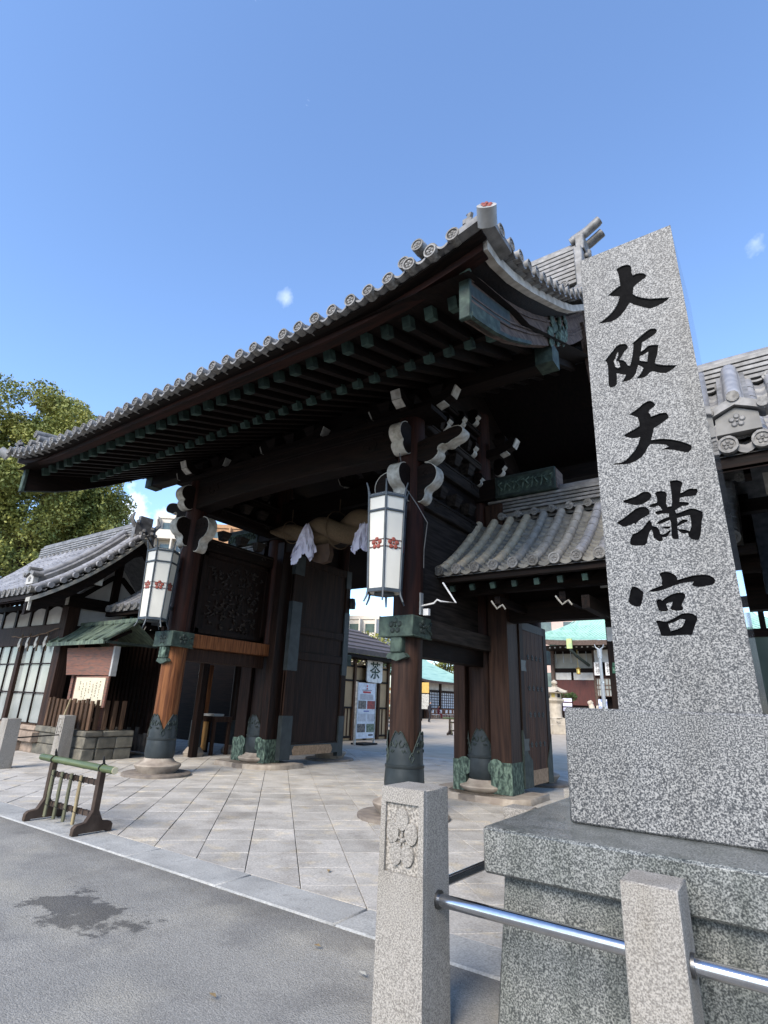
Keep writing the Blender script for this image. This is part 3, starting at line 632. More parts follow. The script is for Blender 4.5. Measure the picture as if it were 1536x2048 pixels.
# ---- penetrating side beams with copper noses (front to main pillars)
for px in (0, -GW):
    for ya, yb, nose in ((-.34, 2.42, -1), (2.92, 2 * GD + .34, 1)):
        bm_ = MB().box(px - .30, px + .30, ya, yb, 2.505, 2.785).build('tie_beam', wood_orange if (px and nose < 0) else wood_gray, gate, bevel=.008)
        y0_, y1_ = (ya - .008, .20) if nose < 0 else (2 * GD - .2, yb + .008)
        c = MB().box(px - .313, px + .313, y0_, y1_, 2.49, 2.80).build('copper_nose', patina_l, bm_, bevel=.012)
        ov = MB(); yy = y0_ if nose < 0 else y1_
        plum(ov, (px, yy, 2.645), X, Z, Y * nose, .135)
        if nose < 0:
            plum(ov, (px + .313, -.06, 2.645), Y, Z, X, .125)
            for dz in (.06, -.06): ov.tube([(px + .318, .07, 2.645 + dz * .3), (px + .322, .13, 2.645 + dz), (px + .322, .19, 2.645 + dz * 1.5), (px + .318, .17, 2.645 + dz * .7)], .013, 5)
        for q in range(7):
            for zz in (2.51, 2.78): ov.ball((px - .28 + q * .093, yy, zz), .008, 6)
        struct(ov.build('plum_relief', patina, c), 'stuff')
        if nose < 0:
            lip = MB().tube([(px - .313, y0_, 2.495), (px + .15, y0_, 2.495), (px + .313, y0_, 2.5), (px + .313, y1_, 2.48)], .014, 6); lip.build('rim', patina_l, c)
            MB().box(px - .105, px + .105, -.335, -.16, 2.25, 2.50).build('copper_bracket', patina_v if px else patina_l, bm_, bevel=.02)
            MB().prism([(px - .15, 2.25), (px + .13, 2.25), (px + .19, 2.19), (px, 2.13), (px - .19, 2.19)], 'y', -.30, -.20).build('copper_bracket_lip', patina_l, bm_)
            MB().box(px - .14, px + .14, .2, 2.42, 2.23, 2.505).build('lower_tie_beam', wood_y if px == 0 else wood_brown, gate)
    # side wall panels above the tie beams
    wm = wood_gray if px == 0 else wood_z
    MB().box(px - .05, px + .05, .22, 2.42, 2.785, 4.72).build('side_panel', wm, gate)
    MB().box(px - .05, px + .05, 2.92, 2 * GD - .22, 2.785, 6.6).build('side_panel', wood_y, gate)
    for z0_, z1_, w, mt_ in ((4.72, 5.01, .14, wood_gray), (5.56, 5.84, .15, wood_gray), (6.19, 6.36, .20, wood_gray), (6.98, 7.10, .2, wood_y)):
        bb_ = MB().box(px - w, px + w, .2, 2.42, z0_, z1_).build('side_beam', mt_ if px == 0 else wood_y, gate, bevel=.02)
        if z0_ < 6:
            for yy in (.62, 2.05):
                sp = MB().tube([(px + w + .006, yy + (.09 - .012 * k) * math.cos(k * .7), (z0_ + z1_) / 2 + (.09 - .012 * k) * math.sin(k * .7)) for k in range(8)], .012, 5); sp.build('spiral_carving', mt_, bb_)
        MB().box(px + w, px + w + .02, .3, 2.4, z1_ - .07, z1_ - .045).build('moulding', mt_, bb_)
    if px == 0: MB().box(px - .04, px + .04, .22, 2.42, 5.01, 5.56).build('side_panel', wood_y, gate)
    MB().box(px - .04, px + .04, .22, 2.42, 5.84, 7.0).build('side_panel', wood_y, gate)
    for z0_ in (5.04, 5.88, 6.4):      # stacked bracket blocks between the beams
        for k in range(3):
            yy = .75 + k * .55
            MB().hexa([(px + .05, yy - .08, z0_), (px + .2, yy - .08, z0_), (px + .2, yy + .08, z0_), (px + .05, yy + .08, z0_)], [(px + .05, yy - .14, z0_ + .2), (px + .27, yy - .14, z0_ + .2), (px + .27, yy + .14, z0_ + .2), (px + .05, yy + .14, z0_ + .2)]).build('bracket_block', wood_gray, gate)
# relief carving on the left side panel
cv = MB(); random.seed(3)
xx = -GW + .055
for q in range(150):
    yy, zz = .55 + 1.6 * random.random(), 3.0 + 1.5 * random.random()
    a = random.uniform(0, 6.28); l = random.uniform(.05, .16)
    cv.tube([(xx, yy, zz), (xx + .035, yy + l * .5 * math.cos(a), zz + l * .5 * math.sin(a)), (xx, yy + l * math.cos(a + .7), zz + l * math.sin(a + .7))], [.012, .028, .012], 5)
struct(cv.build('relief_carving', wood_gray, gate), 'stuff')
fr = MB()
for a in ((.32, 2.85, 2.36, 2.95), (.32, 4.6, 2.36, 4.7), (.30, 2.85, .42, 4.7), (2.28, 2.85, 2.38, 4.7)): fr.box(-GW + .05, -GW + .11, a[0], a[2], a[1], a[3])
for k, nm in enumerate(range(4)):
    MB().add(fr.v[k * 8:k * 8 + 8], fr.f[:6]).build('panel_frame', wood_z, gate)
# ---- front rainbow beam and main lintel
def arched(name, xa, xb, y0_, y1_, zb, zt, rise, mat):
    xs = [xa + (xb - xa) * k / 20 for k in range(21)]; ar = lambda x: rise * (1 - ((x - (xa + xb) / 2) / ((xb - xa) / 2)) ** 2)
    o = MB().band([(x, zb + ar(x) * 1.1) for x in xs], [(x, zt + ar(x) * .4) for x in xs], 'y', y0_, y1_).build(name, mat, gate, bevel=.02)
    for f in (.72, .8):
        MB().tube([(x, y0_ - .004, zb + (zt - zb) * f + ar(x) * .7) for x in xs[1:-1]], .012, 5).build('moulding', mat, o)
    for xe, s in ((xa, 1), (xb, -1)):
        MB().tube([(xe + s * (.55 + (.2 - .02 * k) * math.cos(k * .8)), y0_ - .003, (zb + zt) / 2 + (.2 - .02 * k) * math.sin(k * .8)) for k in range(9)], .013, 5).build('spiral_carving', mat, o)
    return o
arched('rainbow_beam', -GW + .2, -.2, -.19, .19, 5.54, 6.24, .10, wood_x)
MB().box(-GW - .55, .55, -.27, .27, 6.26, 6.35).build('top_plank', wood_x, gate)
arched('rainbow_beam', -GW + .2, -.2, 2.45, 2.85, 5.98, 6.5, .06, wood_x)
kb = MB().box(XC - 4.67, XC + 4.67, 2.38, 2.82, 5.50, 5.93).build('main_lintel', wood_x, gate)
for sx in (1, -1):
    xa, xb = sorted((XC + sx * 3.45, XC + sx * 4.68))
    c = MB().box(xa, xb, 2.365, 2.835, 5.485, 5.945).build('copper_sheath', patina_l, kb, bevel=.01)
    rim = MB().box(xa + .02, xb - .02, 2.352, 2.366, 5.50, 5.545).box(xa + .02, xb - .02, 2.352, 2.366, 5.885, 5.93).box(xb - .07, xb - .02, 2.352, 2.366, 5.545, 5.885).box(xa + .02, xa + .07, 2.352, 2.366, 5.545, 5.885)
    rim.build('rim', patina, c)
    o = MB()
    for k in range(12):
        x_ = xa + .1 + (xb - xa - .2) * k / 11
        o.tube([(x_, 2.362, 5.60), (x_ + .05, 2.352, 5.66 + .12 * (k % 2)), (x_ - .02, 2.352, 5.76), (x_ + .06, 2.362, 5.82)], [.014, .024, .024, .012], 5)
    o.build('scroll_relief', patina_v, c)
    MB().box(XC + sx * 4.68 - .004, XC + sx * 4.688 + .004, 2.40, 2.80, 5.51, 5.92).build('end_grain', wood_barge, kb)
MB().box(-GW + .5, -.5, 2.46, 2.78, 5.12, 5.42).build('door_lintel', wood_x, gate)
MB().box(-GW + .1, -.1, .05, 2.4, 7.02, 7.06).build('gate_ceiling', wood_x, gate)
MB().box(-GW + .1, -.1, 2.4, 2 * GD, 7.02, 7.06).build('gate_ceiling', wood_x, gate)
# ---- carved beam noses with white edges
NP = [(.16, .20), (.30, .26), (.43, .23), (.53, .13), (.55, .0), (.49, -.09), (.43, -.12), (.47, -.20), (.42, -.28), (.33, -.33), (.24, -.31), (.16, -.20)]
NS = [(.16, .24)] + [(.345 + .215 * math.cos(R(a)), .055 + .215 * math.sin(R(a))) for a in (125, 95, 65, 35, 5, -25, -55, -85)] + [(.33, -.22), (.345, -.28), (.31, -.36), (.24, -.39), (.16, -.34)]
NQ = [(.16, .15), (.45, .22), (.7, .24), (.95, .30), (1.10, .28), (1.16, .18), (1.08, .08), (.95, .05), (.82, -.02), (.72, .03), (.62, -.04), (.66, -.14), (.55, -.24), (.40, -.28), (.30, -.22), (.16, -.20)]
def nose(px, py, zc, dirv, P=NP, sc=1, th=.23, e0=1, e1=10):
    C_ = []
    for a_, b_ in zip(P, P[1:] + P[:1]):
        C_ += [(a_[0] * .75 + b_[0] * .25, a_[1] * .75 + b_[1] * .25), (a_[0] * .25 + b_[0] * .75, a_[1] * .25 + b_[1] * .75)]
    P, e0, e1 = C_, e0 * 2, min(e1 * 2, len(C_) - 3)
    d = Vector(dirv); a = d.cross(Z)
    f = lambda u, w, t: Vector((px, py, zc)) + d * (u * sc) + Z * (w * sc) + a * t
    n = len(P)
    mb = MB().add([f(u, w, -th / 2) for u, w in P] + [f(u, w, th / 2) for u, w in P], [tuple(range(n)), tuple(range(2 * n - 1, n - 1, -1))] + [(i, (i + 1) % n, n + (i + 1) % n, n + i) for i in range(n)])
    o = mb.build('carved_nose', wood_x, gate)
    e = MB(); cx, cw = sum(p[0] for p in P) / n, sum(p[1] for p in P) / n
    Q = []
    for i in range(e0, e1 + 1):
        p0, p1 = Vector(P[i - 1]), Vector(P[(i + 1) % n]); t = (p1 - p0).normalized(); nr = Vector((-t.y, t.x))
        Q.append((P[i], (P[i][0] + nr.x * .012, P[i][1] + nr.y * .012)))
    k = len(Q)
    vs = [f(*q[0], -th / 2 - .002) for q in Q] + [f(*q[1], -th / 2 - .002) for q in Q] + [f(*q[1], th / 2 + .002) for q in Q] + [f(*q[0], th / 2 + .002) for q in Q]
    fs = [(r_ * k + i, r_ * k + i + 1, (r_ + 1) % 4 * k + i + 1, (r_ + 1) % 4 * k + i) for r_ in range(4) for i in range(k - 1)]
    e.add(vs, fs + [(0, k, 2 * k, 3 * k), (k - 1, 2 * k - 1, 3 * k - 1, 4 * k - 1)]); e.build('white_edge', white, o)
    s_ = MB().tube([f(.36 * 1 + (.09 - .011 * q) * math.cos(q * .8), .08 + (.09 - .011 * q) * math.sin(q * .8), th / 2 + .003) for q in range(8)], .010, 5); s_.build('spiral_carving', wood_x, o)
for px in (0, -GW):
    s = 1 if px == 0 else -1
    nose(px, 0, 5.06, (0, -1, 0), NS, .98, e0=2, e1=12); nose(px, 0, 5.84, (0, -1, 0), sc=.98)
    nose(px, 0, 5.08, (s, 0, 0), NS, 1.02, e0=2, e1=12); nose(px, 0, 5.62, (s, 0, 0), NQ, .92, .24, 2, 13)
    nose(px, 0, 5.02, (-s, 0, 0), NS, 1.2, e0=2, e1=12)
# ---- bracket sets
def bracket(x, y, z, arms=True, fwd=True):
    A = [(-.92, .33), (-.84, .16), (-.5, .05), (0, 0), (.5, .05), (.84, .16), (.92, .33), (.8, .38), (.5, .22), (0, .2), (-.5, .22), (-.8, .38)]
    b = MB().prism([(x + u, z + w) for u, w in A], 'y', y - .09, y + .09).build('bracket_arm', wood_x, gate)
    for s in (1, -1):
        MB().add([(x + s * u, y + t, z + w) for t in (-.095, .095) for u, w in ((.845, .15), (.93, .325), (.91, .345), (.83, .17))], [(0, 1, 2, 3), (4, 7, 6, 5), (0, 4, 5, 1), (1, 5, 6, 2), (2, 6, 7, 3), (3, 7, 4, 0)]).build('white_edge', white, b)
        MB().add([(x + s * u, y + t, z + w) for t in (-.095, .095) for u, w in ((.55, .05), (.70, .095), (.70, .075), (.55, .03))], [(0, 1, 2, 3), (4, 7, 6, 5), (0, 4, 5, 1), (1, 5, 6, 2), (2, 6, 7, 3), (3, 7, 4, 0)]).build('white_edge', white, b)
    for u in (-.55, 0, .55):
        zz = z + .2 + abs(u) * .06
        MB().hexa([(x + u - .09, y - .09, zz), (x + u + .09, y - .09, zz), (x + u + .09, y + .09, zz), (x + u - .09, y + .09, zz)], [(x + u - .15, y - .15, zz + .16), (x + u + .15, y - .15, zz + .16), (x + u + .15, y + .15, zz + .16), (x + u - .15, y + .15, zz + .16)]).build('bracket_block', wood_x, gate)
    if fwd:
        F = [(.1, 0), (-.35, .03), (-.5, .12), (-.56, .28), (-.46, .33), (-.3, .2), (.1, .2)]
        f_ = MB().prism([(y + u, z + w) for u, w in F], 'x', x - .09, x + .09).build('bracket_arm', wood_y, gate)
        for (u0, w0), (u1, w1) in (((-.36, .03), (-.505, .12)), ((-.505, .13), (-.565, .28))):
            MB().add([(x + t, y + u, z + w) for t in (-.095, .095) for u, w in ((u0, w0), (u1, w1), (u1 - .012, w1 - .012), (u0 - .012, w0 - .012))], [(0, 1, 2, 3), (4, 7, 6, 5), (0, 4, 5, 1), (1, 5, 6, 2), (2, 6, 7, 3), (3, 7, 4, 0)]).build('white_edge', white, f_)
bracket(0, 0, 6.36); bracket(-GW, 0, 6.36); bracket(XC, 0, 6.36, fwd=False)
bracket(0, GD, 6.5, fwd=False); bracket(-GW, GD, 6.2); bracket(XC, GD, 6.55, fwd=False)
for x in (XC - 1.55, XC + 1.55):      # frog-leg struts between the bracket sets
    MB().prism([(x - .5, 6.36), (x - .3, 6.62), (x, 6.70), (x + .3, 6.62), (x + .5, 6.36), (x + .3, 6.36), (x + .15, 6.5), (x, 6.54), (x - .15, 6.5), (x - .3, 6.36)], 'y', -.06, .06).build('frog_leg_strut', wood_x, gate)
# side bracket arms with white edged noses, stepping back along both sides
for px, s in ((0, 1), (-GW, -1)):
    for (yy, zz, sc_) in ((.85, 6.62, .62), (1.5, 6.98, .58), (2.1, 7.3, .6), (1.95, 6.52, .62), (2.35, 5.98, .5), (3.3, 6.6, .7), (3.45, 7.35, .6), (1.35, 6.45, .45)):
        nose(px, yy, zz, (s, 0, 0), NP if sc_ > .55 else NP[:], sc_, .15, 4, 10)
# ---- door leaves of the main opening, swung inwards
def leaf(xp, s):
    y0_, y1_, z0_, z1_ = 2.74, 5.06, .17, 5.10; fx = xp + s * .06
    lf = MB().box(xp - .02, xp + .02, y0_, y1_, z0_ + .1, z1_).build('door_leaf', door_p, gate)
    for a, b in ((y0_, y0_ + .34), (y1_ - .20, y1_)): MB().box(xp - .06, xp + .06, a, b, z0_, z1_).build('stile', door_p, lf, bevel=.01)
    for a, b in ((z0_ + .10, .52), (2.48, 2.68), (3.12, 3.30), (4.9, 5.1)): MB().box(xp - .056, xp + .056, y0_ + .34, y1_ - .20, a, b).build('rail', door_p, lf, bevel=.01)
    for a, b in ((y0_ - .004, y0_ + .345), (y1_ - .205, y1_ + .004)):
        for c, d in ((z0_ - .003, 1.15), (2.2, 3.9), (4.6, 5.11)): MB().box(xp - .067, xp + .067, a, b, c, d).build('copper_sheath', sleeve_m, lf)
    MB().box(fx - .006, fx + .012, y0_ + .345, y1_ - .205, z0_ + .1, .50).build('kick_plate', sleeve_m, lf)
    MB().prism([(3.18, .26), (3.14, .37), (3.2, .47), (4.55, .47), (4.63, .37), (4.58, .26)], 'x', fx - .004, fx + .018).build('repair_plank', wood_beige, lf)
    for a, b in ((2.68, 2.70), (.52, .545), (3.30, 3.32), (3.10, 3.12)): MB().box(fx - s * .05 - .012, fx - s * .05 + .03, y0_ + .34, y1_ - .2, a, b).build('moulding', wood_gray, lf)
leaf(-5.30, 1)
leaf(-.56, -1)
MB().lathe([(.0, 4.05), (.10, 4.05), (.11, 4.2), (.08, 4.34), (0, 4.36)], -5.22, 5.12, 10).build('door_knob', sleeve_m, gate)

# ================================================================== SIDE WINGS (wicket walls)
def tiled_slope(par, xs0, xs1, e0, e1, n, mat, dmat, face=True, r=.082, cols=14, discs=True, sag=.10):
    # front slope: e0 = (y, z) at the eave, e1 = (y, z) at the ridge; n covers between xs0 and xs1
    pt = lambda t: (e0[0] + (e1[0] - e0[0]) * t, e0[1] + (e1[1] - e0[1]) * t - sag * 4 * t * (1 - t))
    pd = None
    for i in range(n):
        x = xs0 + (xs1 - xs0) * i / (n - 1)
        mt_ = mat[i] if isinstance(mat, list) else mat
        row = MB()
        K = 8
        for k in range(K):     # separate tile lengths along the row
            a, b = pt(k / K), pt((k + .97) / K)
            row.tube([(x, a[0], a[1] + .004), (x, b[0], b[1])], [r, r * .965], 10)
        rw = row.build('cover_tile_row', mt_, par)
        if discs:
            z = pt(0)
            if pd is None:
                b = MB().tube([(x, z[0] + .1, z[1]), (x, z[0] - .03, z[1])], r * 1.1, 14)
                b.add([Vector((x, z[0] - .031, z[1])) + p * (r * 1.1) for p in ring] + [Vector((x, z[0] - .045, z[1])) + p * (r * 1.1) for p in ring] + [Vector((x, z[0] - .045, z[1])) + p * (r * .82) for p in ring] + [Vector((x, z[0] - .032, z[1])) + p * (r * .82) for p in ring],
                      [(a * 16 + j, a * 16 + (j + 1) % 16, (a + 1) * 16 + (j + 1) % 16, (a + 1) * 16 + j) for a in range(3) for j in range(16)])
                plum(b, (x, z[0] - .032, z[1]), X, Z, -Y, r * .7)
                pd = b.build('eave_tile', tile_face, par, origin=(x, z[0], z[1])); px0 = x
            else: inst(pd, (x, z[0], z[1]), par)
        if i < n - 1:
            xa, xb = x + r * .7, x + (xs1 - xs0) / (n - 1) - r * .7; pn = MB()
            for k in range(cols):     # overlapping pan tiles, each a stepped trough
                a, b = pt(k / cols), pt((k + 1.0) / cols)
                top = [(xa + (xb - xa) * q / 4, a[0], a[1] - .03 - .05 * math.sin(PI * q / 4) + .034) for q in range(5)]
                bk = [(xa + (xb - xa) * q / 4, b[0], b[1] - .03 - .05 * math.sin(PI * q / 4) - .006) for q in range(5)]
                lo = [(p[0], p[1], p[2] - .06) for p in top]
                pn.add(lo + top + bk, [(q, q + 1, 6 + q, 5 + q) for q in range(4)] + [(5 + q, 6 + q, 11 + q, 10 + q) for q in range(4)])
            pn.build('pan_tile_column', dmat, par, sharp=20)
    a, b = pt(0), pt(1)
    MB().grid(lambda u, v: (xs0 - .1 + (xs1 - xs0 + .2) * u, *(lambda p: (p[0], p[1] - .11))(pt(v))), 1, 8).build('roof_deck', tile_d, par)
def ridge(par, xa, xb, y, z0_, z1_, n, w=.2, mat=tile_m, cap=True):
    h = (z1_ - z0_) / n
    for k in range(n):
        ww = w - .006 * k
        MB().box(xa, xb, y - ww, y + ww, z0_ + k * h, z0_ + (k + .74) * h).build('ridge_course', mat, par, bevel=.006)
    MB().box(xa, xb, y - w * .7, y + w * .7, z0_ - .2, z1_).build('ridge_core', tile_d, par)
    if cap: MB().tube([(xa, y, z1_ + .02), (xb, y, z1_ + .02)], w * .55, 10).build('ridge_cap', mat, par)
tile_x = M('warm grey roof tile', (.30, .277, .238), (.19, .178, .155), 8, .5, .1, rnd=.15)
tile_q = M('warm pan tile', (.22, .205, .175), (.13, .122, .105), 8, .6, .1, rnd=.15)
def wing(side):
    fx = (lambda x: x) if side > 0 else (lambda x: 2 * XC - x)
    rt_ = side > 0
    w = thing('side_wing', 'low tiled wing wall with studded wicket door right of the gate' if rt_ else 'low tiled wing wall in deep shade left of the gate', 'wing wall', (fx(2.6), GD, 0), 'wing walls beside the gate')
    n = 14
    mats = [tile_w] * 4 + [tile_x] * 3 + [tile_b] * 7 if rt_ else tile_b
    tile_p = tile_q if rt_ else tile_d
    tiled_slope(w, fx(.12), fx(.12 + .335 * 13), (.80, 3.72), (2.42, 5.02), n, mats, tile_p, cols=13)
    tiled_slope(w, fx(.3), fx(.3 + .335 * 13), (4.54, 3.72), (2.92, 5.02), 3, tile_d, tile_d, discs=False)
    MB().add([(fx(.2), 4.54, 3.62), (fx(4.8), 4.54, 3.62), (fx(4.8), 2.8, 5.0), (fx(.2), 2.8, 5.0)], [(0, 1, 2, 3)]).build('roof_deck', tile_d, w)
    # ridge foot: discs, flat courses and cap
    for k in range(13):
        x = fx(.62 + .335 * k)
        t = MB().tube([(x, 2.55, 5.12), (x, 2.36, 5.10)], .075, 12); plum(t, (x, 2.358, 5.10), X, Z, -Y, .055); t.build('ridge_foot_tile', tile_face, w)
        if k < 12:
            MB().band([(x + side * .335 * q / 6, 5.12 - .05 * math.sin(PI * q / 6) - .02) for q in range(7)], [(x + side * .335 * q / 6, 5.12 - .05 * math.sin(PI * q / 6) + .01) for q in range(7)], 'y', 2.38, 2.5).build('ridge_foot_pan', tile_d, w)
    ridge(w, min(fx(.3), fx(4.6)), max(fx(.3), fx(4.6)), GD, 5.20, 5.50, 4, .24)
    # eave woodwork
    a, b = sorted((fx(.1), fx(4.7)))
    MB().box(a, b, .86, .98, 3.52, 3.64).build('eave_board', wood_x, w)
    MB().add([(a, .9, 3.58), (b, .9, 3.58), (b, 2.6, 4.25), (a, 2.6, 4.25)], [(0, 1, 2, 3)]).build('soffit', wood_y, w)
    MB().add([(a, 4.5, 3.55), (b, 4.5, 3.55), (b, 2.6, 4.25), (a, 2.6, 4.25)], [(0, 1, 2, 3)]).build('soffit', wood_y, w)
    pr = None
    for k in range(13):
        x = fx(.25 + .375 * k)
        if k < 11:
            rf = MB().bar((x, 1.02, 3.44), (x, 2.5, 4.02), .07, .09).build('rafter', wood_y, w)
            MB().bar((x, 1.00, 3.43), (x, 1.06, 3.455), .082, .10).build('rafter_cap', raf_cap, rf)
            MB().bar((x, 4.40, 3.36), (x, 2.9, 3.92), .07, .09).build('rafter', wood_y, w)
    MB().box(a, b, 1.45, 1.6, 3.40, 3.58).build('purlin', wood_x, w)
    MB().box(a, b, GD - .12, GD + .12, 3.05, 3.40).build('wing_lintel', wood_x, w)
    MB().box(a, b, GD - .05, GD + .05, 3.40, 4.9).build('wing_panel', wood_x, w)
    for x in ((2.43, 5.0) if rt_ else (2.42,)):
        MB().box(fx(x) - .085, fx(x) + .085, GD - .09, GD + .09, 0, 3.4).build('wing_post', wood_z, w, bevel=.008)
        MB().box(fx(x) - .06, fx(x) + .06, 1.2, GD, 3.0, 3.2).build('bracket_beam', wood_y, w)
    for x in (.95, 2.05, 3.4):   # white edged nosings under the eave
        q = MB().box(fx(x) - .05, fx(x) + .05, 1.3, 2.5, 3.18, 3.30).build('bracket_arm', wood_y, w)
        MB().tube([(fx(x) + side * (-.1 + .05 * k), 1.28, 3.18 + .05 * math.cos(k * 1.6) - .02 * k) for k in range(6)], .014, 5).build('white_edge', white, q)
    return w
wr = wing(1); wl = wing(-1)
# studded wicket door, swung inwards
wd = MB().box(.585, .625, 2.95, 4.42, .20, 3.12).build('wicket_door', door_p, wr)
for k in range(5): MB().box(.615, .645, 3.12 + k * .225, 3.12 + (k + 1) * .225 - .008, .45, 2.98).build('door_board', door_w, wd)
for a, b in ((2.95, 3.12), (4.25, 4.42)): MB().box(.575, .655, a, b, .18, 3.14).build('stile', door_p, wd)
MB().box(.575, .655, 3.12, 4.25, .20, .45).build('rail', wood_beige, wd); MB().box(.575, .655, 3.12, 4.25, 2.98, 3.14).build('rail', wood_z, wd)
for a, b in ((2.945, 3.35), (4.15, 4.425)):
    MB().prism([(a, .175), (b, .175), (b, .62), ((a + b) / 2, .75), (a, 1.15)] if a < 3 else [(a, .175), (b, .175), (b, 1.05), ((a + b) / 2, .8), (a, .55)], 'x', .57, .662).build('copper_corner', patina, wd)
for zz in (2.48, 1.90, 1.42, .89):
    for k in range(4):
        o = MB(); c = Vector((.647, 3.36 + .225 * k, zz)); plum(o, c, Y, Z, X, .062); o.build('plum_stud', sleeve_m, wd)
for zz in (.9, 2.3):
    MB().prism([(2.96, zz - .1), (3.22, zz - .1), (3.17, zz), (3.22, zz + .1), (2.96, zz + .1)], 'x', .652, .664).build('hinge_plate', sleeve_m, wd)
# window bay at the far right of the wing
MB().box(2.52, 4.92, GD - .05, GD + .05, 2.66, 2.78).build('window_rail', wood_red, wr)
MB().box(2.52, 4.92, GD - .05, GD + .05, 3.12, 3.28).build('window_rail', wood_x, wr)
MB().box(2.52, 4.92, GD - .05, GD + .05, 0, .9).build('wing_panel', wood_x, wr)
MB().box(2.52, 4.92, GD - .012, GD + .012, .9, 2.66).build('window_pane', dglass, wr)
for x in (2.85, 3.2, 3.55, 3.9, 4.25, 4.585, 4.8): MB().box(x - .038, x + .038, GD - .03, GD + .03, 2.78, 3.03).build('transom_bar', wood_z, wr)
for x in (3.3, 4.1): MB().box(x - .03, x + .03, GD - .04, GD + .04, .9, 2.66).build('mullion', wood_z, wr)
# notices on the wicket post and gate
tag(MB().box(2.365, 2.495, GD - .112, GD - .095, 2.65, 2.88).build('paper_notice', M('grey white notice', (.62, .62, .62))), 'blank white paper notice on the wicket post', 'notice')
gs = tag(MB().box(2.40, 2.50, GD - .112, GD - .095, 2.13, 2.235).build('number_plate', greens), 'small green number plate low on the wicket post', 'sign')
text('1-8', .055, M('pale letter', (.6, .7, .6)), (2.45, GD - .113, 2.18), (PI / 2, 0, 0), gs)
gs2 = tag(MB().box(2.41, 2.49, GD - .112, GD - .095, 2.245, 2.30).build('number_plate', greens), 'upper tiny green plate above the number plate', 'sign')
tag(MB().box(2.47, 2.62, 1.98, 2.02, 3.45, 3.68).build('white_box', M('white box paint', (.6, .6, .58))), 'small white box under the wing eave above the wicket', 'box')
